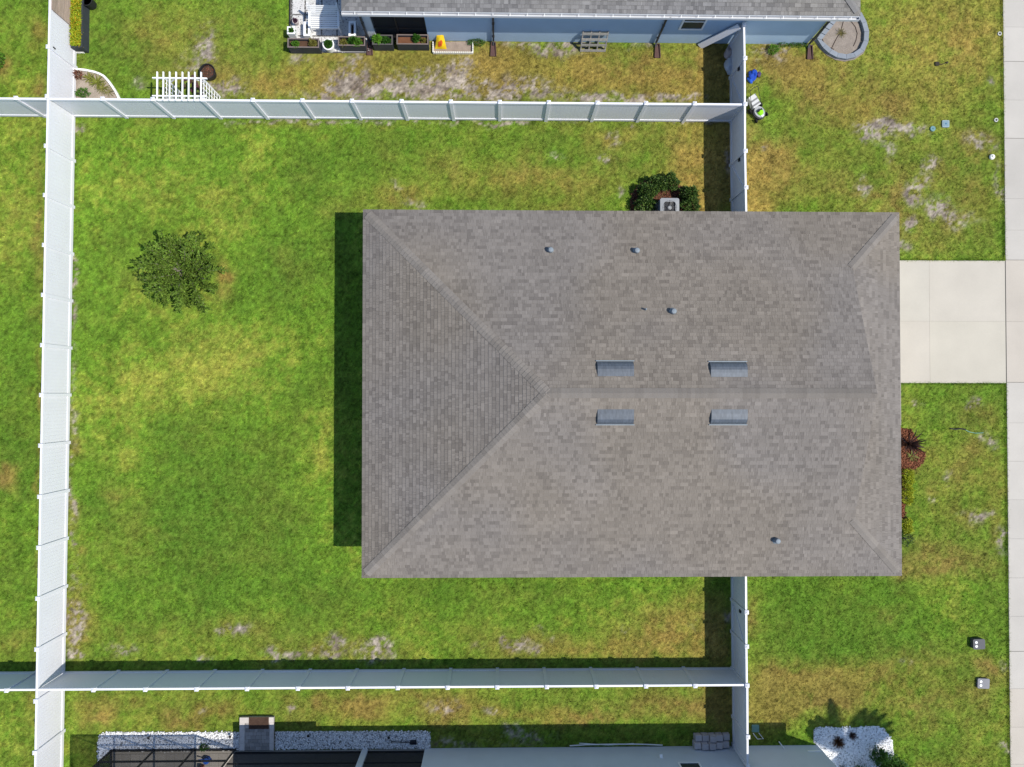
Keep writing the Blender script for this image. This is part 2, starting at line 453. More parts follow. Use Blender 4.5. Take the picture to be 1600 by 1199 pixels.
B_P = [  # bare sandy soil
    (555, 112, 16, 30, .75), (545, 135, 40, 16, .6), (600, 142, 60, 13, .75), (650, 122, 25, 12, .8), (680, 138, 50, 14, .75), (720, 125, 22, 18, .75), (760, 140, 40, 16, .6), (700, 105, 20, 8, .5), (830, 142, 45, 14, .65), (870, 84, 28, 9, .85), (910, 76, 40, 6, .55), (820, 72, 30, 5, .6), (920, 155, 30, 7, .7), (985, 154, 60, 7, .7), (1060, 153, 40, 6, .7), (1008, 73, 20, 5, .5), (735, 92, 20, 12, .45), (500, 148, 40, 8, .5), (470, 96, 14, 8, .4),
    (322, 70, 14, 28, .55), (350, 135, 40, 16, .65), (300, 100, 22, 14, .35), (215, 128, 16, 12, .3), (132, 130, 8, 10, .4),
    (1362, 203, 26, 13, .95), (1385, 190, 26, 7, .55), (1420, 200, 24, 10, .75), (1455, 252, 10, 12, .7), (1425, 300, 12, 14, .8), (1440, 285, 14, 14, .6), (1455, 330, 12, 10, .7), (1470, 318, 18, 12, .75), (1485, 340, 8, 10, .7), (1424, 348, 7, 9, .85), (1410, 385, 14, 10, .55), (1500, 345, 30, 12, .35), (1352, 290, 10, 14, .5), (1530, 222, 20, 12, .5), (1390, 232, 10, 20, .4), (1225, 70, 22, 8, .6), (1195, 78, 18, 12, .45), (1210, 90, 20, 14, .35), (1190, 235, 8, 5, .6), (1560, 270, 5, 30, .3), (1555, 133, 5, 6, .6),
    (1520, 633, 9, 7, .8), (1428, 628, 8, 6, .5), (1545, 690, 12, 10, .4), (1530, 808, 25, 9, .5), (1460, 780, 8, 8, .4), (1480, 745, 6, 12, .4), (1568, 845, 8, 14, .6), (1565, 300, 4, 12, .4), (1575, 1172, 8, 8, .6), (1568, 1042, 8, 8, .55), (1420, 1032, 16, 6, .4),
    (120, 960, 12, 22, .75), (123, 985, 9, 20, .75), (120, 1020, 10, 10, .6), (133, 915, 8, 6, .6), (125, 200, 7, 10, .6), (112, 640, 5, 60, .4), (112, 450, 4, 60, .6), (112, 760, 6, 40, .55), (115, 860, 5, 60, .45),
    (585, 1018, 24, 16, .95), (525, 1000, 12, 16, .55), (505, 1020, 22, 10, .5), (430, 1022, 14, 7, .6), (462, 1022, 10, 8, .6), (350, 988, 10, 7, .5), (375, 990, 14, 9, .55), (320, 1028, 12, 5, .5), (805, 1008, 14, 10, .65), (835, 1020, 10, 8, .6), (855, 1000, 8, 6, .4), (745, 1012, 14, 6, .3), (980, 983, 8, 6, .55), (1083, 978, 10, 8, .5), (190, 1015, 20, 7, .45), (790, 1000, 5, 8, .5), (840, 985, 12, 6, .35), (620, 285, 10, 8, .35), (865, 245, 10, 5, .5), (945, 248, 12, 6, .6), (960, 215, 12, 10, .4), (645, 315, 20, 8, .3), (800, 190, 40, 3, .5), (980, 197, 6, 3, .8), (970, 300, 7, 7, .6), (700, 191, 160, 3, .4), (1080, 192, 60, 3, .5), (440, 190, 100, 3, .4),
    (700, 1110, 14, 7, .55), (690, 1100, 22, 10, .3), (770, 1112, 14, 6, .45), (1140, 960, 8, 12, .6), (450, 1112, 8, 6, .6), (700, 1160, 40, 8, .5), (820, 1150, 40, 14, .4), (1137, 250, 6, 16, .6), (315, 1112, 6, 10, .4)]


def _patches(lst, x, y):
    out = np.zeros_like(x)
    for px, py, rx, ry, a in lst:
        cx, cy = P(px, py)
        k = CAMZ / FPX
        d2 = ((x - cx) / (rx * k)) ** 2 + ((y - cy) / (ry * k)) ** 2
        m = d2 < 6
        out[m] += a * np.exp(-d2[m] * 0.8)
    return out


def box_w(x, y, x0, y0, x1, y1, soft=0.5):
    s = lambda t: 1 / (1 + np.exp(-np.clip(t, -40, 40)))
    return s((x - x0) / soft * 4) * s((x1 - x) / soft * 4) * s((y - y0) / soft * 4) * s((y1 - y) / soft * 4)


PAL = dict(lush=(.088, .180, .018), green=(.128, .238, .022), yell=(.275, .312, .046), dry=(.215, .192, .040), tan=(.235, .180, .048), straw=(.36, .255, .065), bare=(.285, .245, .205), soil=(.13, .10, .078))


def lawn(x, y):
    """Colour (linear albedo) and bareness of the turf at world x, y."""
    wx = x + 0.35 * fbm(x, y, 0.9, 21, 3); wy = y + 0.35 * fbm(x, y, 0.9, 22, 3)
    t = 0.44 + _patches(T_P, wx, wy) + 0.42 * fbm(x, y, 2.6, 1, 3) + 0.30 * fbm(x, y, 0.55, 2, 3) + 0.30 * fbm(x, y, 0.2, 3, 2)
    d = 0.06 + _patches(D_P, wx, wy)
    d += 0.22 * box_w(x, y, 9.9, 6, 21.5, 18) + 0.12 * box_w(x, y, -5, 7.0, 9.8, 11.5)
    d += 0.26 * box_w(x, y, -8, 11.7, 9.7, 15) + 0.18 * box_w(x, y, -17.6, -15, 9.7, -11.6) + 0.14 * box_w(x, y, 15, -8, 21.5, 0.5)
    d += 0.45 * fbm(x, y, 1.5, 5, 3) * (0.35 + d) + 0.5 * fbm(x, y, 0.3, 6, 3) * (0.25 + d)
    b = _patches(B_P, wx, wy)
    b = b * (1 + 1.3 * fbm(x, y, 0.5, 9, 3)) + 1.5 * fbm(x, y, 0.20, 10, 3) * np.minimum(b * 1.6, 1) + 1.2 * fbm(x, y, 0.09, 11, 2) * np.minimum(b * 1.6, 1)
    t = np.clip(t, 0, 1.15)[:, None]; d = np.clip(d, 0, 1)[:, None]; b = np.clip(b * 1.2 - 0.14, 0, 1)[:, None]
    p = {k: np.array(v)[None] for k, v in PAL.items()}
    c = np.where(t < .5, p['lush'] + (p['green'] - p['lush']) * t * 2, p['green'] + (p['yell'] - p['green']) * (t * 2 - 1))
    hue = np.clip(0.5 + 1.3 * fbm(x, y, 1.7, 13, 2), 0, 1)[:, None]
    dc = p['dry'] + (p['tan'] - p['dry']) * hue
    c = c + (dc - c) * d
    o = np.clip(_patches(O_P, wx, wy) * (1 + 1.6 * fbm(x, y, 0.4, 61, 3)), 0, 1)[:, None]
    c = c + (p['straw'] - c) * o
    bc = p['bare'] + (p['soil'] - p['bare']) * np.clip(0.25 + 1.1 * fbm(x, y, 0.35, 15, 3)[:, None], 0, 1)
    c = c + (bc - c) * b
    c = c * np.clip(1 + .20 * fbm(x, y, 0.32, 51, 2) + .40 * fbm(x, y, 0.10, 52, 2) + .45 * fbm(x, y, 0.05, 53, 1), .4, 1.8)[:, None]
    return np.clip(c, 0.003, 1), b[:, 0], d[:, 0]


# ------------------------------------------------------------------ ground sheet
def axis(lo, hi, step, far):
    a = list(np.arange(lo, hi + 1e-6, step))
    s = step
    while a[-1] < far: s *= 1.6; a.append(a[-1] + s)
    s = step
    while a[0] > -far: s *= 1.6; a.insert(0, a[0] - s)
    return np.array(a)


gx = axis(-23.5, 23.5, 0.075, 500); gy = axis(-18.0, 18.5, 0.075, 500)
GX, GY = np.meshgrid(gx, gy)
X1, Y1 = GX.ravel(), GY.ravel()
colr, bare, dryv = lawn(X1, Y1)
thatch = np.array([[.055, .058, .018]])
colr = np.where(bare[:, None] > .5, colr, colr * .72 + thatch * .2)     # soil and thatch between the blades
Z1 = 0.012 * fbm(X1, Y1, 1.2, 31, 3)
inn = (np.abs(X1) < 24) & (np.abs(Y1) < 19)
Z1[~inn] = 0
nx, ny = len(gx), len(gy)
ii = (np.arange(ny - 1)[:, None] * nx + np.arange(nx - 1)[None]).ravel()
quads = np.stack([ii, ii + 1, ii + nx + 1, ii + nx], 1)
ground = mesh_np('ground', np.stack([X1, Y1, Z1 - 0.012], 1), quads, colr, mt['lawn'], smooth=True)
tag(ground, 'mown patchy lawn ground around the houses', 'ground', kind='structure')

# world places shared below
XL0, XL1 = -17.66, -17.93           # rear fence line at the north and south end of the picture
YN, YS = 11.56, -11.46              # north and south side fences
XR = 9.79                           # front fences
HX0, HX1, HY0, HY1 = -5.14, 15.36, -6.90, 6.97   # roof edge of the grey-roofed house
EAVE = 2.8
NWALL, SWALL = 14.90, -14.72        # facing walls of the two neighbours


def xl(y): return XL0 + (XL1 - XL0) * (16.5 - y) / 32.5


def rearY(py): return P(65, py, 1.85)[1]


# ------------------------------------------------------------------ grass blades (uncountable: one object)
bed_polys = {}
bed_polys['tear'] = [P(*p) for p in ((1303, 26), (1272, 64), (1281, 77), (1292, 87), (1305, 94), (1320, 96.5), (1335, 93.5), (1349, 84), (1356, 68), (1356.5, 52), (1352, 36), (1345, 20))]
bed_polys['rocks_w'] = [P(*p) for p in ((153, 1199), (153, 1156), (157, 1148), (168, 1143.5), (260, 1144.5), (376, 1144), (376, 1172), (173, 1172), (152, 1192))]
bed_polys['rocks_e'] = [P(*p) for p in ((430, 1143), (664, 1143), (672, 1147), (673, 1169.5), (430, 1171))]
bed_polys['rocks_front'] = [P(*p) for p in ((1271, 1141), (1277, 1137), (1330, 1137.5), (1366, 1134.5), (1381, 1139), (1391, 1152), (1395, 1166), (1396, 1182), (1389, 1187), (1377, 1181), (1376, 1196), (1360, 1206), (1303, 1206), (1278, 1166), (1271, 1160))]
bed_polys['curved'] = [P(*p) for p in ((117, 110), (133, 111), (149, 114), (163, 120), (172, 129), (180, 141), (188, 156), (188, 182), (117, 182))]
bed_polys['scallop'] = [P(*p) for p in ((677, 66), (739, 65), (739, 84), (677, 84))]
bed_polys['mulch'] = [P(*p) for p in ((1380, 664), (1408, 669), (1422, 672), (1432, 684), (1436, 702), (1446, 708), (1443, 722), (1430, 733), (1418, 736), (1414, 750), (1413, 812), (1380, 815))]


def in_poly(x, y, poly):
    r = np.zeros(len(x), bool)
    n = len(poly)
    for i in range(n):
        x0, y0 = poly[i]; x1, y1 = poly[(i + 1) % n]
        c = ((y0 > y) != (y1 > y)) & (x < (x1 - x0) * (y - y0) / (y1 - y0 + 1e-12) + x0)
        r ^= c
    return r


DRV_Y0, DRV_Y1 = 0.48, 5.69
SWX = 21.54
RECTS = [(HX0 + .45, HY0 + .45, HX1 - .45, HY1 - .45), (15, DRV_Y0, 30, DRV_Y1), (SWX, -60, SWX + 1.55, 60), (-6, NWALL - .02, 13.2, 40), (-8.9, 14.0, -5, 40), (-16.05, -40, 13.4, -14.66),
         (15.3, -1.35, 16.99, DRV_Y0), (6.35, 6.5, 7.5, 7.98), (-10.95, -14.8, -9.42, -13.45)]
rs = np.random.RandomState(3)
NT = 250000
tx = rs.uniform(-22.6, 22.2, NT); ty = rs.uniform(-16.9, 17.4, NT)
NE = 5200                            # ragged turf edge along the sidewalk and driveway
ey = rs.uniform(-16.9, 17.4, NE); ex = SWX + rs.normal(-.03, .03, NE)
fx = rs.uniform(15.5, SWX, 1500); fy = np.where(rs.rand(1500) < .5, DRV_Y0 - .02, DRV_Y1 + .02) + rs.normal(0, .02, 1500)
ok = (ey < DRV_Y0) | (ey > DRV_Y1)
tx = np.concatenate([tx, ex[ok], fx]); ty = np.concatenate([ty, ey[ok], fy]); NT = len(tx)
edge = np.arange(NT) >= 250000
keep = np.ones(NT, bool)
for x0, y0, x1, y1 in RECTS: keep &= edge | ~((tx > x0) & (tx < x1) & (ty > y0) & (ty < y1))
for k, pl in bed_polys.items(): keep &= ~in_poly(tx, ty, pl)
tx, ty = tx[keep], ty[keep]
tc, tb, td = lawn(tx, ty)
keep = rs.rand(len(tx)) > np.clip(tb * 1.25, 0, .96)
tx, ty, tc, td = tx[keep], ty[keep], tc[keep], td[keep]
NB = 3
n = len(tx)
bx = np.repeat(tx, NB) + rs.normal(0, .022, n * NB); by = np.repeat(ty, NB) + rs.normal(0, .022, n * NB)
bc = np.repeat(tc, NB, 0) * np.repeat(rs.uniform(.78, 1.3, (n, 1)), NB, 0) * rs.uniform(.85, 1.3, (n * NB, 1)) * rs.uniform(.94, 1.06, (n * NB, 3))
az = rs.uniform(0, 2 * math.pi, n * NB); lean = rs.uniform(.35, 1.25, n * NB)
bl = rs.uniform(.05, .105, n * NB); bw = rs.uniform(.010, .022, n * NB)
dx, dy = np.cos(az), np.sin(az)
B0 = np.stack([bx - dy * bw / 2, by + dx * bw / 2, np.full(n * NB, -.014)], 1)
B1 = np.stack([bx + dy * bw / 2, by - dx * bw / 2, np.full(n * NB, -.014)], 1)
hz = np.cos(lean) * bl; hr = np.sin(lean) * bl
B2 = np.stack([bx + dx * hr, by + dy * hr, hz * .8 + .004], 1)
gv = np.stack([B0, B1, B2], 1).reshape(-1, 3)
gf = np.arange(len(gv)).reshape(-1, 3)
gc = np.repeat(bc, 3, 0)
grass = mesh_np('grass', gv, gf, gc, mt['blade'])
tag(grass, 'short green and yellowed lawn grass blades', 'grass', kind='stuff')

# ------------------------------------------------------------------ sidewalk, driveway, walkway
def tone(v=0.04): return 1 + rnd.uniform(-v, v)


CONC = (0.402, 0.376, 0.338)
CONC_W = (0.408, 0.368, 0.316)
sw_px = [43, 97, 157, 217, 311, 360, 407, 503, 598, 661, 721, 781, 842, 903, 963, 1018, 1076, 1136]
sw_y = sorted([P(1590, p)[1] for p in sw_px])
while sw_y[-1] < 60: sw_y.append(sw_y[-1] + 1.55)
while sw_y[0] > -60: sw_y.insert(0, sw_y[0] - 1.55)
m = MB()
for a, b in zip(sw_y[:-1], sw_y[1:]):
    t = tone(.045)
    cc = CONC_W if (DRV_Y0 - .1 < (a + b) / 2 < DRV_Y1 + .1 or b < -11) else CONC
    wide = any(abs(a - P(1590, q)[1]) < .05 for q in (97, 1018, 407, 598, 217))
    m.box((SWX + .012, a + (.02 if wide else .004), -.08), (SWX + 1.52, b - .003, .025), tuple(c * t for c in cc))
m.box((SWX, -60, -.2), (SWX + 1.53, 60, .012), (.16, .15, .135))
tag(m.build('sidewalk', mt['concrete']), 'pale concrete sidewalk', 'sidewalk', kind='structure')
m = MB()
jx = P(1452, 500)[0]; jy = P(1500, 502.5)[1]
for x0, x1 in ((HX1 - .5, jx), (jx, SWX - .02)):
    for y0, y1 in ((DRV_Y0, jy), (jy, DRV_Y1)):
        m.box((x0 + .003, y0 + .003, -.08), (x1 - .003, y1 - .003, .022), tuple(c * tone(.02) * 1.03 for c in CONC_W))
m.box((HX1 - .5, DRV_Y0 + .01, -.2), (SWX - .02, DRV_Y1 - .01, .012), (.25, .235, .21))
m.box((SWX + 1.55, DRV_Y0 - .6, -.08), (SWX + 4.0, DRV_Y1 + .6, .016), CONC_W)
tag(m.build('driveway', mt['concrete']), 'pale concrete driveway in front of the garage', 'driveway', kind='structure')
m = MB()
m.box((HX1 - .5, -1.30, -.08), (P(1407.2, 630)[0], DRV_Y0 - .012, .03), CONC_W)
tag(m.build('walkway', mt['concrete']), 'narrow concrete walk along the house front', 'walkway', kind='structure')

# ------------------------------------------------------------------ shingle roofs
def clip_poly(poly, clip):
    """Sutherland-Hodgman, both counter-clockwise in uv."""
    out = poly
    n = len(clip)
    for i in range(n):
        ax, ay = clip[i]; bx_, by_ = clip[(i + 1) % n]
        ex, ey = bx_ - ax, by_ - ay
        inp, out = out, []
        if not inp: break
        def side(p): return ex * (p[1] - ay) - ey * (p[0] - ax)
        for j in range(len(inp)):
            p, q = inp[j], inp[(j + 1) % len(inp)]
            sp, sq = side(p), side(q)
            if sp >= 0: out.append(p)
            if (sp >= 0) != (sq >= 0):
                t = sp / (sp - sq)
                out.append((p[0] + t * (q[0] - p[0]), p[1] + t * (q[1] - p[1])))
    return out


def shingles(mb, org, ud, vd, polys, pal, rng, expo=.142, u_hi=None):
    """Rows of asphalt tabs over one roof plane: every tab is a thin wedge with a butt edge."""
    org, ud, vd = Vector(org), Vector(ud), Vector(vd)
    nn = ud.cross(vd).normalized()
    us = [p[0] for q in polys for p in q]; vs = [p[1] for q in polys for p in q]
    u0, u1, v1 = min(us), max(us), max(vs)
    r = 0
    v = 0.0
    while v < v1:
        u = u0 - rng.uniform(0, .3)
        kind = 0
        row_t = rng.uniform(.965, 1.035)
        while u < u1:
            w = rng.choice((.07, .09, .11, .13, .16, .2, .27)) * rng.uniform(.85, 1.15)
            kind = rng.choices((0, 1, 2, 3), (.46, .30, .16, .08))[0]
            base = pal[kind]
            x = org + ud * (u + w / 2) + vd * v
            warm = 0.5 + 1.4 * float(fbm(np.array([x.x]), np.array([x.y]), 4.0, 41, 2)[0])
            warm = min(1, max(0, warm))
            k = row_t * rng.uniform(.93, 1.07)
            col = (base[0] * k * (1 + .03 * warm), base[1] * k * (1.005), base[2] * k * (1.03 - .07 * warm))
            th = .012 + (.004 if kind in (0, 3) else 0) + rng.uniform(0, .002)
            q = [(u + .002, v), (u + w - .002, v), (u + w - .002, min(v + expo + .004, v1)), (u + .002, min(v + expo + .004, v1))]
            for pl in polys:
                c = clip_poly(q, pl)
                if len(c) < 3: continue
                def lift(p): return th - (th - .001) * (p[1] - v) / expo
                pts = [org + ud * p[0] + vd * p[1] + nn * lift(p) for p in c]
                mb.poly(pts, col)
                low = [p for p in c if p[1] - v < 1e-4]
                if len(low) == 2:
                    a, b = sorted(low)
                    A = org + ud * a[0] + vd * a[1]; B = org + ud * b[0] + vd * b[1]
                    mb.poly([A - nn * .004, B - nn * .004, B + nn * th, A + nn * th], tuple(x_ * .25 for x_ in col))  # butt edge colour darkened to paint in the shaded course line
                for e in range(len(c)):          # side edges of the raised tabs
                    p, s2 = c[e], c[(e + 1) % len(c)]
                    if abs(p[0] - s2[0]) < 1e-5 and abs(p[1] - s2[1]) > .02:
                        A = org + ud * p[0] + vd * p[1]; B = org + ud * s2[0] + vd * s2[1]
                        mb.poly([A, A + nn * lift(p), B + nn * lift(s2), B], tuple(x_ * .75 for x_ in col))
            u += w
        v += expo
        r += 1


def caps(mb, A, B, na, nb_, pal, rng, half=.15, expo=.15):
    """Bent cap shingles from the low end A to the high end B; na, nb_: normals of the planes either side."""
    A, B = Vector(A), Vector(B)
    d = B - A
    L = d.length
    d.normalize()
    sa = d.cross(Vector(na)).normalized(); sb = d.cross(Vector(nb_)).normalized()
    up = (Vector(na) + Vector(nb_)).normalized()
    if sa.dot(Vector(na) - Vector(nb_)) < 0 and abs(sa.dot(Vector(na) - Vector(nb_))) > 1e-6: sa = -sa
    if sb.dot(Vector(nb_) - Vector(na)) < 0: sb = -sb
    t = .22
    run, base = 0, pal[0]
    while t < L:
        if run <= 0:
            base = pal[rng.choices((0, 1, 2), (.5, .3, .2))[0]]
            run = rng.randint(1, 4)
        run -= 1
        e = min(t + expo + .01, L)
        k = rng.uniform(.96, 1.05) * 1.0
        col = tuple(c * k for c in base)
        h0, h1 = .050, .036
        p0 = A + d * t + up * h0; p1 = A + d * e + up * h1
        for s in (sa, sb):
            q0 = A + d * t + s * half + up * (h0 - .006); q1 = A + d * e + s * half + up * (h1 - .004)
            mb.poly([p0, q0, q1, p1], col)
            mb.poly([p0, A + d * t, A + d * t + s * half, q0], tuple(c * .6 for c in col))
            mb.poly([q0, q0 - up * .05, q1 - up * .05, q1], tuple(c * .5 for c in col))  # edge colours darkened, painting the shadow line beside the caps
        t += expo


ROOF_PAL = [(.170, .152, .135), (.156, .139, .123), (.134, .119, .106), (.182, .163, .145)]
ROOF_N_PAL = [(.178, .172, .166), (.15, .145, .14), (.122, .118, .115), (.20, .194, .187)]

# ---- the grey-roofed house in the middle
SL = 0.36                            # roof slope (rise per metre)
house = thing('house', 'large house in the middle under a brown-grey shingle hip roof', 'house', ((HX0 + HX1) / 2, (HY0 + HY1) / 2, 0))
half = (HY1 - HY0) / 2
YR = (HY0 + HY1) / 2
RISE = SL * half
ZR = EAVE + RISE
XA = P(855, 607, ZR)[0]              # west end of the ridge
XG = P(1330, 616, EAVE + SL * 2.2)[0]   # the gable above the lower front slope
run_e = HX1 - XG
run_w = XA - HX0
ZG = EAVE + SL * run_e
ov = 0.42
m = MB()
m.box((HX0 + ov, HY0 + ov, 0), (HX1 - ov, HY1 - ov, EAVE - .16))
wall = m.build('wall', mt['stucco_beige'], house)
m = MB()
m.box((HX1 - ov + .002, 1.0, .03), (HX1 - ov + .05, 5.2, 2.2))
for k in range(4): m.box((HX1 - ov + .05, 1.05, .06 + k * .54), (HX1 - ov + .065, 5.15, .54 + k * .54))
m.build('garage_door', mt['white'], house)
m = MB()
m.box((HX0 + .01, HY0 + .01, EAVE - .17), (HX1 - .01, HY1 - .01, EAVE - .15))
for a, b in (((HX0, HY0 - .02, EAVE - .17), (HX1, HY0, EAVE - .012)), ((HX0, HY1, EAVE - .17), (HX1, HY1 + .02, EAVE - .012)),
             ((HX0 - .02, HY0 - .02, EAVE - .17), (HX0, HY1 + .02, EAVE - .012)), ((HX1, HY0 - .02, EAVE - .17), (HX1 + .02, HY1 + .02, EAVE - .012))):
    m.box(a, b)
m.build('fascia', mt['white'], house)
# shingled planes
m = MB()
rg = random.Random(4)
cs = 1 / math.sqrt(1 + SL * SL)
deck = [(.03, .03, .03)]
slw = RISE / run_w
csw = 1 / math.sqrt(1 + slw * slw)
e = .035                              # drip past the fascia
vN = half / cs
k_e = 1 / cs
for sgn in (-1, 1):
    y0 = HY0 - e if sgn < 0 else HY1 + e
    L0 = HX0 - e; L1 = HX1 + e
    vt = (half + e) / cs
    ve = (run_e + e) / cs
    if sgn < 0:
        org, ud = (0, y0, EAVE), (1, 0, 0)
        pls = [[(L0, 0), (XG + .06, 0), (XG + .06, vt), (XA, vt)], [(XG + .06, 0), (L1, 0), (XG + .06, ve)]]
    else:
        org, ud = (0, y0, EAVE), (-1, 0, 0)
        pls = [[(-XG - .06, 0), (-L0, 0), (-XA, vt), (-XG - .06, vt)], [(-L1, 0), (-XG - .06, 0), (-XG - .06, ve)]]
    vd = Vector((0, -sgn * cs, SL * cs))
    shingles(m, org, ud, vd, pls, ROOF_PAL, rg)
shingles(m, (HX0 - e, YR, EAVE), (0, -1, 0), (csw, 0, slw * csw), [[(-half - e, 0), (half + e, 0), (0, (run_w + e) / csw)]], ROOF_PAL, rg)
yg = half - run_e
shingles(m, (HX1 + e, YR, EAVE), (0, 1, 0), (-cs, 0, SL * cs), [[(-half - e, 0), (half + e, 0), (yg, (run_e + e) / cs), (-yg, (run_e + e) / cs)]], ROOF_PAL, rg)
# deck under the shingles and the small gable wall
dk = (.06, .056, .052)
zd = -.006
m.poly([(HX0 - e, HY0 - e, EAVE + zd), (HX1 + e, HY0 - e, EAVE + zd), (XG, HY0 + run_e, ZG + zd), (XG + .06, YR - .0, ZR + zd), (XA, YR, ZR + zd)], dk)
m.poly([(HX1 + e, HY1 + e, EAVE + zd), (HX0 - e, HY1 + e, EAVE + zd), (XA, YR, ZR + zd), (XG + .06, YR, ZR + zd), (XG, HY1 - run_e, ZG + zd)], dk)
m.poly([(HX0 - e, HY1 + e, EAVE + zd), (HX0 - e, HY0 - e, EAVE + zd), (XA, YR, ZR + zd)], dk)
m.poly([(HX1 + e, HY0 - e, EAVE + zd), (HX1 + e, HY1 + e, EAVE + zd), (XG, HY1 - run_e, ZG + zd), (XG, HY0 + run_e, ZG + zd)], dk)
roof = m.build('roof', mt['shingle'], house)
m = MB()
m.poly([(XG, HY0 + run_e + .1, ZG - .02), (XG, HY1 - run_e - .1, ZG - .02), (XG, YR, ZR - .03)])
m.build('gable_wall', mt['stucco_beige'], house)
nS, nN, nW, nE = (0, -SL, 1), (0, SL, 1), (-slw, 0, 1), (SL, 0, 1)
for A, B, a, b in (((HX0, HY0, EAVE), (XA, YR, ZR), nS, nW), ((HX0, HY1, EAVE), (XA, YR, ZR), nN, nW),
                   ((HX1, HY0, EAVE), (XG, HY0 + run_e, ZG), nS, nE), ((HX1, HY1, EAVE), (XG, HY1 - run_e, ZG), nN, nE)):
    m = MB()
    caps(m, A, B, Vector(a).normalized(), Vector(b).normalized(), [ROOF_PAL[3], ROOF_PAL[0], ROOF_PAL[1]], rg, half=.19 if A[0] == HX0 else .17)
    m.build('hip_cap', mt['shingle'], roof)
m = MB()
caps(m, (XG + .06, YR, ZR), (XA, YR, ZR), Vector(nS).normalized(), Vector(nN).normalized(), [ROOF_PAL[0], ROOF_PAL[1], ROOF_PAL[1]], rg, half=.19)
m.build('ridge_cap', mt['shingle'], roof)


def roof_z(x, y):
    return EAVE + SL * min(y - HY0, HY1 - y)


def on_roof(px, py):
    z = 4.0
    for _ in range(8):
        x, y = P(px, py, z)
        z = roof_z(x, y)
    return Vector((x, y, z))


# off-ridge metal vents: curved hoods opening down the slope
def ridge_vent(px0, px1, py, sgn):
    c = on_roof((px0 + px1) / 2, py)
    hw = (px1 - px0) / 2 * (CAMZ - c.z) / FPX
    d = Vector((0, sgn * cs, -SL * cs)); nv = Vector((0, sgn * SL * cs, cs))   # down the slope, plane normal
    m = MB()
    prof = [(-.30, .015), (-.16, .07), (-.06, .105), (.04, .12), (.14, .105), (.24, .05)]
    top = [[c + Vector((s * hw, 0, 0)) + d * a + nv * b for a, b in prof] for s in (-1, 1)]
    for i in range(len(prof) - 1):
        m.poly([top[0][i], top[1][i], top[1][i + 1], top[0][i + 1]])
    for s in (0, 1):
        base = [c + Vector(((-1, 1)[s] * hw, 0, 0)) + d * a for a in (.22, -.30)]
        m.poly(top[s] + base)
    o = m.build('roof_vent', mt['galv'], roof)
    m = MB()
    sx = Vector((hw + .04, 0, 0))
    lip = c + d * .275 + nv * .035
    m.bar(lip - sx, lip + sx, .035, .05)
    m.build('flashing', mt['lead'], o)


# north slope vents open to the north, south slope vents to the south
ridge_vent(933, 990, 576, 1); ridge_vent(1109, 1167, 577, 1)
ridge_vent(933, 990, 652, -1); ridge_vent(1110, 1167, 652, -1)


def pipe_vent(px, py, r, h):
    c = on_roof(px, py)
    m = MB()
    m.lathe(c - Vector((0, 0, .03)), [(r * 1.5, 0), (r * 1.25, .05), (r, .08), (r, h - .04), (r * .8, h - .01), (r * .3, h)], 16)
    o = m.build('vent_pipe', mt['lead'], roof, smooth=False)
    m = MB()
    s = r * 1.7
    sg = -1 if c.y < YR else 1
    zz = lambda yy: c.z - SL * sg * yy + .016
    m.poly([(c.x - s, c.y - s, zz(-s)), (c.x + s, c.y - s, zz(-s)), (c.x + s, c.y + s, zz(s)), (c.x - s, c.y + s, zz(s))])
    m.build('pipe_flashing', mt['flash'], o)


for px, py, r, h in ((860, 392, .10, .28), (994, 393, .10, .28), (1051, 487.5, .10, .28), (1212, 844, .10, .30), (1008, 484, .035, .25)):
    pipe_vent(px, py, r, h)

# ------------------------------------------------------------------ white vinyl fences
FH = 1.80
post_m = MB(); post_m.box((-.064, -.064, 0), (.064, .064, FH + .04))
cap_m = MB()
cap_m.box((-.078, -.078, FH + .04), (.078, .078, FH + .065))
cap_m.add([(-.072, -.072, FH + .065), (.072, -.072, FH + .065), (.072, .072, FH + .065), (-.072, .072, FH + .065), (0, 0, FH + .115)], [(0, 1, 4), (1, 2, 4), (2, 3, 4), (3, 0, 4)])


def tmp_mesh(mb, name, material):
    me = bpy.data.meshes.new(name)
    me.from_pydata([tuple(v) for v in mb.v], [], mb.f); me.update()
    me.materials.append(material)
    return me


POST = tmp_mesh(post_m, 'post', mt['vinyl']); CAP = tmp_mesh(cap_m, 'post_cap', mt['vinyl'])


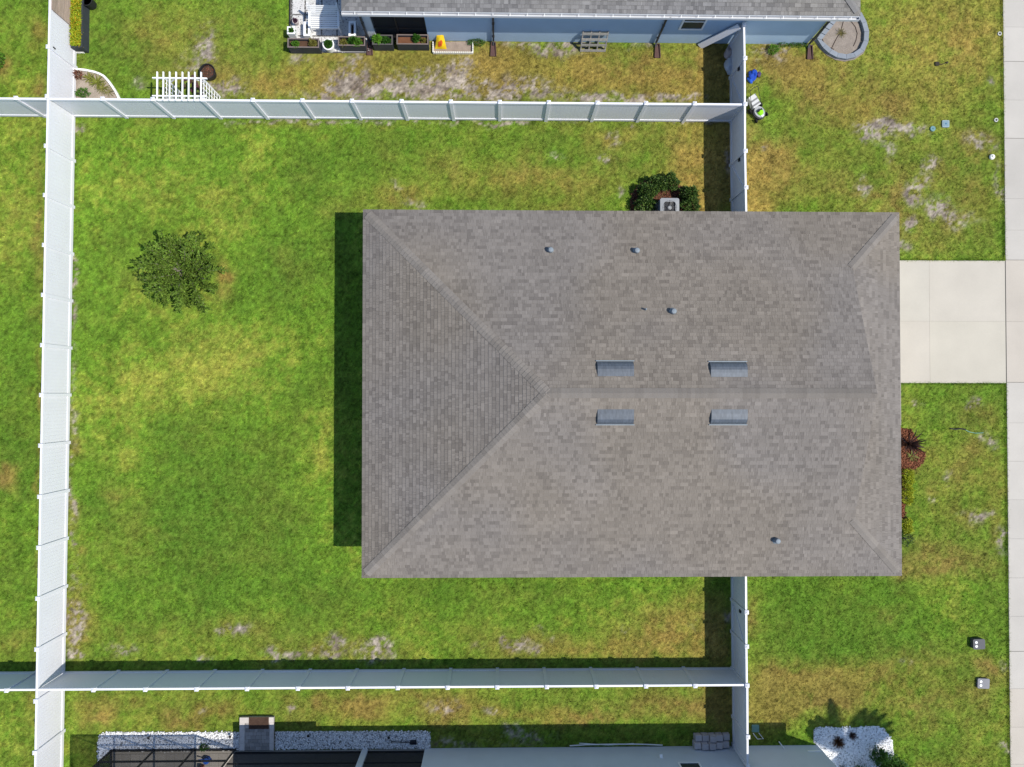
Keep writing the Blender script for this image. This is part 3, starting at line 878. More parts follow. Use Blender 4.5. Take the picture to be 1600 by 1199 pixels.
def fence(name, label, pts, gates=(), skip_posts=(), cat='fence', brace=None):
    """pts: post positions along one straight line; a panel, two rails between each pair."""
    x0, y0 = pts[0]
    f = thing(name, label, cat, (x0, y0, 0))
    for i, (x, y) in enumerate(pts):
        if i in skip_posts: continue
        p = share('post', POST, f, (x - x0, y - y0, 0))
        share('post_cap', CAP, p)
    for i in range(len(pts) - 1):
        a, b = Vector((*pts[i], 0)), Vector((*pts[i + 1], 0))
        d = (b - a); L = d.length; d.normalize()
        s = Vector((-d.y, d.x, 0))
        A, B = a + d * .064, b - d * .064
        if i in gates: A += d * .006; B -= d * .006
        m = MB()
        n_b = max(3, round((B - A).length / .145))
        w = (B - A).length / n_b
        zt, zb = FH - .14, .21
        for k in range(n_b):          # tongue and groove boards
            p = A + d * (k * w + .0012); q = A + d * ((k + 1) * w - .0012)
            m.bar(p + Vector((0, 0, (zt + zb) / 2)), q + Vector((0, 0, (zt + zb) / 2)), .026, zt - zb)
        m.bar(A + Vector((0, 0, (zt + zb) / 2)), B + Vector((0, 0, (zt + zb) / 2)), .014, zt - zb)
        o = m.build('gate' if i in gates else 'panel', mt['vinyl'], f)
        m = MB(); m.bar(A + Vector((0, 0, FH - .07)), B + Vector((0, 0, FH - .07)), .075, .14)
        m.build('top_rail', mt['vinyl'], o)
        m = MB(); m.bar(A + Vector((0, 0, .13)), B + Vector((0, 0, .13)), .075, .15)
        m.build('bottom_rail', mt['vinyl'], o)
        if i in gates:
            side = s if s.x < 0 else -s
            m = MB(); m.bar(A + side * .035 + Vector((0, 0, .25)), B + side * .035 + Vector((0, 0, FH - .2)), .03, .06)
            m.build('brace', mt['vinyl'], o)
            m = MB(); m.box((0, 0, 0), (.05, .12, .14), M=Matrix.Translation(A + d * .08 + side * .05 + Vector((-.025, -.06, 1.15))))
            m.build('latch', mt['black'], o)
    return f


ry = [rearY(p) for p in (73, 150.5, 228, 305, 383, 461, 539.5, 617.5, 696.5, 776.5, 856, 935.5, 1015, 1096, 1176.5)]
step = (ry[0] - ry[-1]) / (len(ry) - 1)
ry = [ry[0] + step * 2, ry[0] + step] + ry + [ry[-1] - step]
fence('privacy_fence', 'long white vinyl rear fence running the full height of the photo on the left', [(xl(y), y) for y in ry])
nxp = [P(p, 158, 1.85)[0] for p in (160, 238.5, 317, 395, 472.5, 550, 627.5, 704.5, 781, 857.5, 933.5, 1009.5, 1085.5)]
fence('privacy_fence', 'white vinyl fence between the shrub lawn and the blue house yard', [(xl(YN), YN)] + [(x, YN) for x in nxp] + [(XR, YN)], skip_posts=(0, len(nxp) + 1))
sxp = [P(p, 1075, 1.85)[0] for p in (146, 227, 307, 386, 465.5, 543.5, 621.5, 699.5, 777, 854.5, 932, 1009.5, 1086.5)]
fence('privacy_fence', 'white vinyl fence between the shrub lawn and the white gravel house yard', [(xl(YS), YS)] + [(x, YS) for x in sxp] + [(XR, YS)], skip_posts=(0, len(sxp) + 1))
x = P(24.5, 152, 1.85)[0]
fence('privacy_fence', 'short white fence joining the rear fence at the top left corner', [(x - 3.9, YN), (x - 1.95, YN), (x, YN), (xl(YN), YN)], skip_posts=(3,))
x = P(10, 1075, 1.85)[0]
fence('privacy_fence', 'short white fence joining the rear fence at the bottom left corner', [(x - 3.9, YS), (x - 1.95, YS), (x, YS), (xl(YS), YS)], skip_posts=(3,))
Yp = lambda p: P(1165, p, 1.85)[1]
fence('privacy_fence', 'white front fence with gate beside the lawn mower and blue house', [(XR - .02, NWALL - .12), (XR, Yp(91)), (XR, YN)], gates=(1,))
fence('privacy_fence', 'white front fence with gate beside the air conditioner and hedge', [(XR, YN), (XR, Yp(236)), (XR + .02, Yp(293)), (XR + .05, HY1 - ov - .05)], gates=(1,), skip_posts=(0,))
fence('privacy_fence', 'white front fence with gate south of the grey shingle roof', [(XR - .04, HY0 + ov + .05), (XR - .03, Yp(957)), (XR - .03, Yp(1010.5)), (XR - .02, YS)], gates=(1,))
fence('privacy_fence', 'white front fence beside the paver stack and grey house wall', [(XR, YS), (XR, Yp(1152)), (XR, SWALL + .1)], skip_posts=(0,))

# ------------------------------------------------------------------ blue neighbour house (north)
NE_Y = 14.50
nh = thing('house', 'blue stucco house with white gutter at the top of the photo', 'house', (3.6, 20, 0))
NX0, NX1 = P(583, 68)[0] - .12, 13.08
LX = P(670, 67)[0]
m = MB()
m.box((LX, NWALL, 0), (NX1, NWALL + 10, 2.72))
m.box((NX0, NWALL + 4, 0), (LX, NWALL + 10, 2.72))
m.build('wall', mt['stucco_blue'], nh)
m = MB(); m.box((NX0, NWALL, 0), (NX0 + .3, NWALL + .3, 2.72)); m.build('column', mt['stucco_grey'], nh)
m = MB()
m.poly([(NX0 + .3, NWALL + .1, .05), (LX, NWALL + .1, .05), (LX, NWALL + .1, 2.7), (NX0 + .3, NWALL + .1, 2.7)])
m.poly([(NX0 + .1, NWALL + .3, .05), (NX0 + .1, NWALL + 4, .05), (NX0 + .1, NWALL + 4, 2.7), (NX0 + .1, NWALL + .3, 2.7)])
o = m.build('lanai_screen', mt['screen_dark'], nh)
m = MB()
for xx in (NX0 + 1.25, LX - .03): m.box((xx - .025, NWALL + .07, .05), (xx + .025, NWALL + .12, 2.7))
m.box((NX0 + .3, NWALL + .065, .86), (LX, NWALL + .115, .91)); m.box((NX0 + .3, NWALL + .064, .04), (LX, NWALL + .116, .1))
m.build('screen_frame', mt['bronze'], o)
m = MB(); m.box((NX0, NWALL, -.1), (LX, NWALL + 4, .04)); m.build('lanai_floor', mt['darkmetal'], nh)
# roof
nx0r, nx1r = P(533, 22, 2.8)[0], P(1344, 22, 2.8)[0]
n_half = 6.2
zr2 = 2.8 + SL * n_half
m = MB()
rg = random.Random(8)
yb = NE_Y + .12
shingles(m, (0, yb, 2.8), (1, 0, 0), (0, cs, SL * cs), [[(nx0r, 0), (nx1r, 0), (nx1r - n_half, n_half / cs), (nx0r + n_half, n_half / cs)]], ROOF_N_PAL, rg)
shingles(m, (nx1r, yb + n_half, 2.8), (0, 1, 0), (-cs, 0, SL * cs), [[(-n_half, 0), (n_half, 0), (0, n_half / cs)]], ROOF_N_PAL, rg)
m.poly([(nx0r, yb, 2.79), (nx1r, yb, 2.79), (nx1r - n_half, yb + n_half, zr2 - .01), (nx0r + n_half, yb + n_half, zr2 - .01)], dk)
m.poly([(nx1r, yb + 2 * n_half, 2.8), (nx0r, yb + 2 * n_half, 2.8), (nx0r + n_half, yb + n_half, zr2), (nx1r - n_half, yb + n_half, zr2)], ROOF_N_PAL[1])
m.poly([(nx0r, yb + 2 * n_half, 2.8), (nx0r, yb, 2.79), (nx0r + n_half, yb + n_half, zr2)], ROOF_N_PAL[1])
m.poly([(nx1r, yb, 2.79), (nx1r, yb + 2 * n_half, 2.79), (nx1r - n_half, yb + n_half, zr2 - .01)], dk)
nroof = m.build('roof', mt['shingle'], nh)
m = MB()
caps(m, (nx1r, yb, 2.8), (nx1r - n_half, yb + n_half, zr2), Vector(nS).normalized(), Vector(nE).normalized(), [ROOF_N_PAL[0], ROOF_N_PAL[0], ROOF_N_PAL[1]], rg, half=.14)
m.build('hip_cap', mt['shingle'], nroof)
m = MB(); m.box((nx0r + .02, yb + .02, 2.62), (nx1r - .02, yb + 2 * n_half - .02, 2.64)); m.box((nx0r + .02, yb, 2.62), (nx1r - .02, yb + .02, 2.785))
m.build('fascia', mt['white'], nh)
m = MB()          # K gutter: open trough, with hanger straps
m.box((nx0r, NE_Y - .012, 2.64), (nx1r, NE_Y, 2.77)); m.box((nx0r, NE_Y, 2.64), (nx1r, yb - .003, 2.65)); m.box((nx0r, yb - .014, 2.652), (nx1r, yb - .003, 2.76))
m.box((nx0r, NE_Y + .001, 2.652), (nx0r + .01, yb - .016, 2.76)); m.box((nx1r - .01, NE_Y + .001, 2.652), (nx1r, yb - .016, 2.76))
gut = m.build('gutter', mt['gutter'], nh)
m = MB()
xx = nx0r + .5
while xx < nx1r:
    m.box((xx, NE_Y + .002, 2.752), (xx + .02, yb - .016, 2.762)); xx += .66
m.build('hanger', mt['white'], gut)


def downspout(x, y, base, parent, material):
    m = MB()
    m.bar((x, NE_Y + .06, 2.64), (x, y - .06, 2.42), .07, .05)
    m.bar((x, y - .06, 2.43), (x, y - .06, .14), .07, .05, up=(0, 1, 0))
    m.bar((x, y - .06, .16), (x, y - .2, .06), .07, .05)
    for z in (.5, 1.5): m.box((x - .05, y - .09, z), (x + .05, y - .002, z + .03))
    m.build('downspout', material, parent)


for k, px in enumerate((577, 771, 1024, 1262)):
    x = P(px, 70)[0]
    downspout(x, NWALL if k else NWALL - .02, None, nh, mt['darkmetal'])
for px, lab in ((578, 'brown splash block beside the black planter boxes'), (771, 'brown splash block beside the scalloped white edging'), (1027, 'brown splash block below the blue house window'), (1265, 'brown splash block beside the stone ringed bed')):
    x, y = P(px, 82)
    m = MB()
    w0, w1, l = .10, .13, .55
    y1 = NWALL - .1; y0 = y1 - l
    for s in (-1, 1):
        m.add([(x + s * w0, y1, .012), (x + s * (w0 - .03), y1, .012), (x + s * (w1 - .03), y0, .012), (x + s * w1, y0, .012), (x + s * w0, y1, .10), (x + s * (w0 - .03), y1, .10), (x + s * (w1 - .03), y0, .07), (x + s * w1, y0, .07)],
              [(4, 5, 6, 7), (0, 4, 7, 3), (1, 2, 6, 5), (3, 7, 6, 2), (0, 1, 5, 4)])
    m.prism([(x - w0, y1), (x + w0, y1), (x + w1, y0), (x - w1, y0)], .0, .03)
    m.prism([(x - w0, y1), (x + w0, y1), (x + w0, y1 + .03), (x - w0, y1 + .03)], .0, .1)
    tag(m.build('splash_block', mt['splash'], loc=(x, y1, 0)), lab, 'splash block', 'splash blocks under the downspouts')
wx0, wx1 = P(1063, 45, 1.2)[0], P(1095, 45, 1.2)[0]
m = MB()
for a, b in (((wx0 - .07, NWALL - .04, 1.15), (wx1 + .07, NWALL + .01, 1.22)), ((wx0 - .07, NWALL - .04, 2.3), (wx1 + .07, NWALL + .01, 2.37)), ((wx0 - .07, NWALL - .04, 1.22), (wx0, NWALL + .01, 2.3)), ((wx1, NWALL - .04, 1.22), (wx1 + .07, NWALL + .01, 2.3)), ((wx0, NWALL - .03, 1.74), (wx1, NWALL + .01, 1.79))):
    m.box(a, b)
o = m.build('window', mt['white'], nh)
m = MB(); m.box((wx0, NWALL - .012, 1.22), (wx1, NWALL - .003, 2.3)); m.build('pane', mt['glass'], o)

# ------------------------------------------------------------------ grey neighbour house (south)
sh = thing('house', 'grey stucco house with dark screened lanai at the bottom of the photo', 'house', (2, -20, 0))
SX0, SX1 = P(664, 1169)[0], 13.36
ROX = -9.3
SE_Y = SWALL + .34
m = MB()
m.box((SX0, SWALL - 10, 0), (SX1, SWALL, 2.7))
m.box((ROX + .4, SWALL - 10, 0), (SX0, SWALL - 3.6, 2.7))
m.build('wall', mt['stucco_grey'], sh)
cx0 = P(566, 1170)[0]
m = MB(); m.box((cx0, SWALL - .22, 0), (cx0 + .24, SWALL, 2.7)); m.build('column', mt['stucco_grey'], sh)
m = MB()
m.box((-16.0, SWALL - 3.6, -.1), (SX0, SWALL - .03, .03), (.34, .31, .27))
m.build('lanai_floor', mt['concrete'], sh)
m = MB()
m.poly([(ROX - 1.6, SWALL - .1, .06), (SX0, SWALL - .1, .06), (SX0, SWALL - .1, 2.7), (ROX - 1.6, SWALL - .1, 2.7)])
o = m.build('lanai_screen', mt['screen_dark'], sh)
m = MB()
m.box((ROX - 1.6, SWALL - .13, .03), (SX0, SWALL - .07, .10))
m.box((ROX - 1.6, SWALL - .125, .9), (SX0, SWALL - .075, .95))
m.build('screen_frame', mt['bronze'], o)
# roof, with the eave jog near the lanai
SX1r = SX1 + .3
jog = -5.9
s_half = 6.2
m = MB()
rg = random.Random(9)
yb = SE_Y
zr3 = 2.8 + SL * s_half
shingles(m, (0, yb, 2.8), (-1, 0, 0), (0, -cs, SL * cs), [[(-SX1r, 0), (-ROX, 0), (-ROX - s_half, s_half / cs), (-SX1r + s_half, s_half / cs)]], ROOF_PAL, rg, expo=.28)
shingles(m, (SX1r, yb - s_half, 2.8), (0, 1, 0), (-cs, 0, SL * cs), [[(-s_half, 0), (s_half, 0), (0, s_half / cs)]], ROOF_PAL, rg, expo=.28)
m.poly([(SX1r, yb, 2.79), (ROX, yb, 2.79), (ROX + s_half, yb - s_half, zr3 - .01), (SX1r - s_half, yb - s_half, zr3 - .01)], dk)
m.poly([(ROX, yb - 2 * s_half, 2.8), (SX1r, yb - 2 * s_half, 2.8), (SX1r - s_half, yb - s_half, zr3), (ROX + s_half, yb - s_half, zr3)], ROOF_PAL[1])
m.poly([(ROX, yb, 2.79), (ROX, yb - 2 * s_half, 2.8), (ROX + s_half, yb - s_half, zr3)], ROOF_PAL[1])
m.poly([(SX1r, yb - 2 * s_half, 2.79), (SX1r, yb, 2.79), (SX1r - s_half, yb - s_half, zr3 - .01)], dk)
m.box((ROX, yb + .002, 2.74), (jog, yb + .2, 2.80), ROOF_PAL[1])
m.build('roof', mt['shingle'], sh)
m = MB(); m.box((ROX, yb - 2 * s_half, 2.62), (SX1r, yb - .022, 2.64)); m.box((ROX, yb - .02, 2.62), (SX1r, yb, 2.785)); m.build('fascia', mt['white'], sh)
# window, vent hood, wall strip, pipe on the north wall
wx0, wx1 = P(1063, 1199, 1.5)[0], P(1092, 1199, 1.5)[0]
m = MB()
for a, b in (((wx0 - .06, SWALL - .01, 1.34), (wx1 + .06, SWALL + .04, 1.4)), ((wx0 - .06, SWALL - .01, 2.3), (wx1 + .06, SWALL + .04, 2.36)), ((wx0 - .06, SWALL - .01, 1.4), (wx0, SWALL + .04, 2.3)), ((wx1, SWALL - .01, 1.4), (wx1 + .06, SWALL + .04, 2.3))):
    m.box(a, b)
o = m.build('window', mt['white'], sh)
m = MB(); m.box((wx0, SWALL + .002, 1.4), (wx1, SWALL + .012, 2.3)); m.build('pane', mt['glass'], o)
x = P(1033, 1188, .9)[0]
m = MB(); m.box((x - .07, SWALL + .001, .82), (x + .07, SWALL + .03, .98)); m.add([(x - .06, SWALL + .03, .96), (x + .06, SWALL + .03, .96), (x + .06, SWALL + .12, .88), (x - .06, SWALL + .12, .88), (x - .06, SWALL + .03, .84), (x + .06, SWALL + .03, .84)], [(0, 3, 2, 1), (0, 4, 3), (1, 2, 5), (3, 4, 5, 2)])
m.build('vent_hood', mt['white'], sh)
x0, x1 = P(1262, 1178, .5)[0], P(1282, 1178, .5)[0]
m = MB(); m.box((x0, SWALL + .001, .46), (x1, SWALL + .025, .56)); m.build('wall_vent', mt['white'], sh)
m = MB(); a = P3(1217, 1159, .28); b = P3(1226, 1168, .3); m.tube([(a.x, a.y, .28), (b.x, SWALL, .3)], .018); m.build('drain_pipe', mt['white'], sh)

# screen enclosure: dark bronze frame, screen walls and flat screen roof
EX0, EX1, EY1, EZ = P(174, 1171.5)[0], ROX - 1.55, -14.64, 2.75
enc = thing('screen_enclosure', 'dark framed screen enclosure at the bottom left house', 'enclosure', (EX0, EY1, 0))
posts = [EX0 + .03] + [P(p, 1173)[0] for p in (242, 304, 368)]
for xx in posts:
    m = MB(); m.box((xx - .028, EY1 - .06, 0), (xx + .028, EY1, EZ)); m.build('post', mt['bronze'], enc)
for yy in (EY1 - 1.8, EY1 - 3.6):
    m = MB(); m.box((EX0, yy - .03, 0), (EX0 + .056, yy + .03, EZ)); m.build('post', mt['bronze'], enc)
for z, h in ((.03, .07), (.95, .06), (EZ - .06, .08)):
    m = MB(); m.box((EX0, EY1 - .056, z), (EX1, EY1 + .004, z + h)); m.box((EX0 - .004, EY1 - 5.4, z), (EX0 + .06, EY1 - .06, z + h)); m.build('rail', mt['bronze'], enc)
for yy in (EY1 - 1.8, EY1 - 3.6, EY1 - 5.4):
    m = MB(); m.box((EX0 + .06, yy - .03, EZ - .055), (EX1, yy + .03, EZ + .015)); m.build('roof_beam', mt['bronze'], enc)
for xx in posts[1:]:
    m = MB(); m.box((xx - .03, EY1 - 5.37, EZ - .05), (xx + .03, EY1 - .06, EZ + .01)); m.build('roof_beam', mt['bronze'], enc)
m = MB()
m.poly([(EX0 + .03, EY1 - .03, .05), (EX1, EY1 - .03, .05), (EX1, EY1 - .03, EZ), (EX0 + .03, EY1 - .03, EZ)])
m.poly([(EX0 + .03, EY1 - 5.4, .05), (EX0 + .03, EY1 - .03, .05), (EX0 + .03, EY1 - .03, EZ), (EX0 + .03, EY1 - 5.4, EZ)])
m.poly([(EX0 + .03, EY1 - 5.4, EZ - .02), (EX1, EY1 - 5.4, EZ - .02), (EX1, EY1 - .03, EZ - .02), (EX0 + .03, EY1 - .03, EZ - .02)])
m.build('screen', mt['screen'], enc)
m = MB()
nxp_ = 14
for i in range(nxp_):
    for j in range(7):
        x0 = EX0 + .1 + i * (EX1 - EX0 - .1) / nxp_; w = (EX1 - EX0 - .1) / nxp_
        t = tone(.1)
        m.box((x0 + .004, EY1 - .2 - (j + 1) * .5, .02), (x0 + w - .004, EY1 - .204 - j * .5, .045), (.34 * t, .31 * t, .275 * t))
m.build('floor_paver', mt['concrete'], enc)
# blue watering can on the enclosure floor
c = P3(325, 1186, .05)
wc = thing('watering_can', 'blue plastic watering can inside the dark screen enclosure', 'watering can', (c.x, c.y, .046))
blue = (.02, .09, .42)
m = MB(); m.lathe((c.x, c.y, .046), [(.11, 0), (.13, .02), (.125, .22), (.07, .25)], 16, blue); m.build('body', mt['paint'], wc)
m = MB(); m.tube([(c.x - .1, c.y + .02, .1), (c.x - .22, c.y + .05, .22), (c.x - .3, c.y + .07, .3)], [.03, .022, .035], 8, blue); m.build('spout', mt['paint'], wc)
m = MB(); m.tube([(c.x + .1, c.y, .26), (c.x + .2, c.y - .02, .25), (c.x + .2, c.y - .02, .12), (c.x + .12, c.y, .08)], .014, 6, blue); m.build('handle', mt['paint'], wc)
c = P3(318, 1198, .05)
m = MB(); m.box((c.x - .1, c.y - .22, .046), (c.x + .04, c.y + .08, .3), (.30, .10, .06)); m.box((c.x - .11, c.y - .23, .3), (c.x + .05, c.y + .09, .32), (.34, .12, .07))
tag(m.build('storage_box', mt['paint'], loc=(c.x, c.y, .046)), 'brown box on the enclosure floor behind the blue watering can', 'box')

# raised paver step with door mat
c0 = P(377, 1119); c1 = P(429, 1172)
st = thing('paver_step', 'raised paver step with pale border by the white gravel beds', 'step', ((c0[0] + c1[0]) / 2, (c0[1] + c1[1]) / 2, 0))
X0_, Y1_, X1_, Y0_ = c0[0], c0[1], c1[0], -14.67
m = MB()
m.box((X0_, Y0_, 0), (X1_, Y1_, .13), (.3, .28, .26)); m.build('base', mt['stone'], st)
m = MB()
for a, b in (((X0_ - .01, Y0_, .13), (X0_ + .20, Y1_ - .22, .17)), ((X1_ - .16, Y0_, .13), (X1_ + .01, Y1_ - .22, .17)), ((X0_ - .01, Y1_ - .216, .13), (X1_ + .01, Y1_ + .01, .17))):
    nn_ = 4
    vert = (b[1] - a[1]) > (b[0] - a[0])
    for k in range(nn_):
        t = tone(.08)
        if vert: m.box((a[0], a[1] + (b[1] - a[1]) * k / nn_ + .003, a[2]), (b[0], a[1] + (b[1] - a[1]) * (k + 1) / nn_ - .003, b[2]), (.5 * t, .46 * t, .43 * t))
        else: m.box((a[0] + (b[0] - a[0]) * k / nn_ + .003, a[1], a[2]), (a[0] + (b[0] - a[0]) * (k + 1) / nn_ - .003, b[1], b[2]), (.5 * t, .46 * t, .43 * t))
m.build('border', mt['stone'], st)
m = MB()
yy = Y0_; r_ = 0
while yy < Y1_ - .25:
    xx = X0_ + .204 - (r_ % 2) * .09
    while xx < X1_ - .165:
        w = rnd.choice((.14, .2, .24)); t = tone(.25)
        a, b = max(xx, X0_ + .204), min(xx + w, X1_ - .164)
        if b - a > .03: m.box((a + .003, yy + .003, .13), (b - .003, min(yy + .15, Y1_ - .22) - .003, .162), (.27 * t, .25 * t, .235 * t))
        xx += w
    yy += .15; r_ += 1
m.build('paving', mt['stone'], st)
a = P(389, 1121, .17); b = P(420, 1139, .17)
m = MB(); m.box((a[0], b[1], .172), (b[0], a[1], .185), (.075, .045, .033)); m.box((a[0] + .04, b[1] + .04, .185), (b[0] - .04, a[1] - .04, .188), (.06, .037, .028))
tag(m.build('door_mat', mt['soil'], loc=(a[0], b[1], .172)), 'brown door mat lying on the paver step', 'door mat')

# ------------------------------------------------------------------ white stones (uncountable)
ico_v = []
ph = (1 + 5 ** .5) / 2
for a in (-1, 1):
    for b in (-ph, ph): ico_v += [(0, a, b), (a, b, 0), (b, 0, a)]
ico_v = np.array(ico_v) / math.hypot(1, ph)


def ico_faces():
    fs = []
    n = 12
    D = lambda i, j: np.linalg.norm(ico_v[i] - ico_v[j])
    for i in range(n):
        for j in range(i + 1, n):
            for k in range(j + 1, n):
                if max(D(i, j), D(j, k), D(i, k)) < 1.1:
                    nn_ = np.cross(ico_v[j] - ico_v[i], ico_v[k] - ico_v[i])
                    fs.append((i, j, k) if nn_ @ ico_v[i] > 0 else (i, k, j))
    return np.array(fs)


ICOF = ico_faces()


def stones(name, label, poly, dens, s0, s1, lo, hi, seed, z0=.0, holes=(), material='gravel', tint=(1, 1, 1.0)):
    r = np.random.RandomState(seed)
    p = np.array(poly)
    x0, y0 = p.min(0); x1, y1 = p.max(0)
    n = int((x1 - x0) * (y1 - y0) * dens)
    x = r.uniform(x0, x1, n); y = r.uniform(y0, y1, n)
    jx_ = x + r.normal(0, .035, n); jy_ = y + r.normal(0, .035, n)
    k = in_poly(jx_, jy_, poly)
    for hx, hy, hr in holes: k &= ((x - hx) ** 2 + (y - hy) ** 2) > (hr * r.uniform(.75, 1.1, n)) ** 2
    x, y = x[k], y[k]
    n = len(x)
    s = r.uniform(s0, s1, (n, 1, 1)) * np.array([1, .8, .62])[None, None] * r.uniform(.8, 1.2, (n, 1, 3))
    v = ico_v[None] * s * r.uniform(.8, 1.2, (n, 12, 1))
    a = r.uniform(0, 6.28, n); ca, sa = np.cos(a)[:, None], np.sin(a)[:, None]
    vx = v[:, :, 0] * ca - v[:, :, 1] * sa; vy = v[:, :, 0] * sa + v[:, :, 1] * ca
    V = np.stack([vx + x[:, None], vy + y[:, None], v[:, :, 2] + z0 + r.uniform(.01, .035, n)[:, None]], 2).reshape(-1, 3)
    F = (np.arange(n)[:, None, None] * 12 + ICOF[None]).reshape(-1, 3)
    g = r.uniform(lo, hi, (n, 1)) * np.array(tint)[None]
    dark = r.rand(n) < .03
    g[dark] *= .3
    Cc = np.repeat(g, 12, 0)
    o = mesh_np(name, V, F, Cc, mt[material])
    return tag(o, label, 'gravel', kind='stuff')


def sheet(name, poly, z, col, material='soil'):
    m = MB()
    m.prism([tuple(p) for p in poly], -.05, z, col)
    o = m.build(name, mt[material])
    return tag(o, None, None, kind='structure')


for nm, lab, sd in (('rocks_w', 'white gravel bed along the screen enclosure', 1), ('rocks_e', 'white gravel strip below the dark lanai', 2)):
    sheet('gravel_base', bed_polys[nm], .006, (.30, .30, .31))
    stones('gravel', lab, bed_polys[nm], 900, .022, .04, .55, .86, sd)
sheet('gravel_base', bed_polys['rocks_front'], .006, (.5, .5, .5))
h1, h2 = P(1309, 1159), P(1331, 1149)
stones('gravel', 'white gravel bed in the front yard corner', bed_polys['rocks_front'], 1100, .018, .038, .72, .92, 5, holes=((*h1, .24), (*h2, .17), (*P(1374, 1183), .25)))

# ------------------------------------------------------------------ plants
def leaf_mesh(name, pts, dirs, L, Wd, cols, parent, r, fold=.25, material='leaf'):
    """One quad leaf per point."""
    n = len(pts)
    up = r.normal(0, .45, (n, 3)); up[:, 2] += 1
    s = np.cross(dirs, up); s /= np.linalg.norm(s, axis=1)[:, None] + 1e-9
    nn_ = np.cross(s, dirs)
    L = np.broadcast_to(L, n)[:, None]; Wd = np.broadcast_to(Wd, n)[:, None]
    a = pts; t = pts + dirs * L
    mid = pts + dirs * L * .45
    l = mid + s * Wd / 2 + nn_ * Wd * fold; q = mid - s * Wd / 2 + nn_ * Wd * fold
    V = np.stack([a, l, t, q], 1).reshape(-1, 3)
    F = np.arange(n * 4).reshape(-1, 4)
    return mesh_np(name, V, F, np.repeat(cols, 4, 0), mt[material], parent)


def unit(v): return v / (np.linalg.norm(v, axis=1)[:, None] + 1e-9)


def shrub(name, label, cat, c, rx, ry_, h, nleaf, col, L, Wd, seed, z0=0.0, group=None, parent=None, var=.3, dense=.55, stems=5, top=None):
    """Leafy mound: stems from the base, leaves through the outer part of an uneven volume."""
    r = np.random.RandomState(seed)
    root = parent or thing(name, label, cat, (c[0], c[1], z0), 0, group)
    d = unit(r.normal(0, 1, (nleaf, 3)))
    d[:, 2] = np.abs(d[:, 2]) * 1.1 - .15
    d = unit(d)
    a = np.arctan2(d[:, 1], d[:, 0])
    ph_ = r.uniform(0, 6.28, 4)
    lump = 1 + .14 * np.sin(3 * a + ph_[0]) + .12 * np.sin(5 * a + ph_[1] + 3 * d[:, 2]) + .10 * np.sin(9 * a + ph_[2] + 6 * d[:, 2])
    rad = (dense + (1 - dense) * r.rand(nleaf) ** .6) * lump * r.uniform(.92, 1.1, nleaf)
    p = d * rad[:, None] * np.array([rx, ry_, h * .62])[None]
    p[:, 2] += h * .42
    p[:, 2] = np.maximum(p[:, 2], .02)
    p += np.array([c[0], c[1], z0])[None]
    dr = unit(d * .8 + r.normal(0, .55, (nleaf, 3)) + np.array([0, 0, .15])[None])
    cl = np.array(col)[None] * r.uniform(1 - var, 1 + var, (nleaf, 1)) * r.uniform(.93, 1.07, (nleaf, 3))
    if top is not None:
        k = r.rand(nleaf) < .3
        cl[k] = np.array(top)[None] * r.uniform(.8, 1.2, (k.sum(), 1))
    if parent is None:
        m = MB()
        for k in range(stems):
            an = 6.28 * k / stems + r.uniform(-.4, .4)
            e_ = Vector((c[0] + math.cos(an) * rx * .55, c[1] + math.sin(an) * ry_ * .55, z0 + h * r.uniform(.45, .75)))
            m.tube([(c[0], c[1], z0 - .02), ((c[0] + e_.x) / 2, (c[1] + e_.y) / 2, z0 + h * .3), e_], [.018, .012, .005], 5)
        m.build('stem', mt['bark'], root)
    leaf_mesh('foliage' if parent is None else name, p, dr, r.uniform(.7, 1.25, nleaf) * L, r.uniform(.75, 1.2, nleaf) * Wd, cl, root, r)
    return root


def rosette(name, label, cat, c, n, length, width, col, seed, z0=0.0, group=None, rise=.6, tipcol=None, parent=None):
    """Spiky plant: long arching blades from one crown."""
    r = random.Random(seed)
    root = parent or thing(name, label, cat, (c[0], c[1], z0), 0, group)
    m = MB()
    for k in range(n):
        a = 2.4 * k + r.uniform(-.3, .3)
        el = r.uniform(.15, 1.25) * rise + .12
        Lb = length * r.uniform(.7, 1.1)
        d = Vector((math.cos(a), math.sin(a), 0)); s = Vector((-d.y, d.x, 0))
        t = r.uniform(.7, 1.3)
        cc = tuple(x * t for x in col)
        prev = None
        for i in range(6):
            u = i / 5
            p = Vector((c[0], c[1], z0)) + d * (Lb * u * math.cos(el)) + Vector((0, 0, max(.005, Lb * (u * math.sin(el) * 1.3 - .45 * u * u * math.cos(el) * .8))))
            w = width * (.55 + .9 * u) * (1 - u) ** .7 if i else width * .5
            w = max(w, .003)
            cur = (p - s * w / 2 + Vector((0, 0, w * .2)), p, p + s * w / 2 + Vector((0, 0, w * .2)))
            if prev:
                m.add([prev[0], prev[1], prev[2], cur[0], cur[1], cur[2]], [(0, 1, 4, 3), (1, 2, 5, 4)], cc)
            prev = cur
    m.build('blades' if parent is None else name, mt['leaf'], root)
    return root


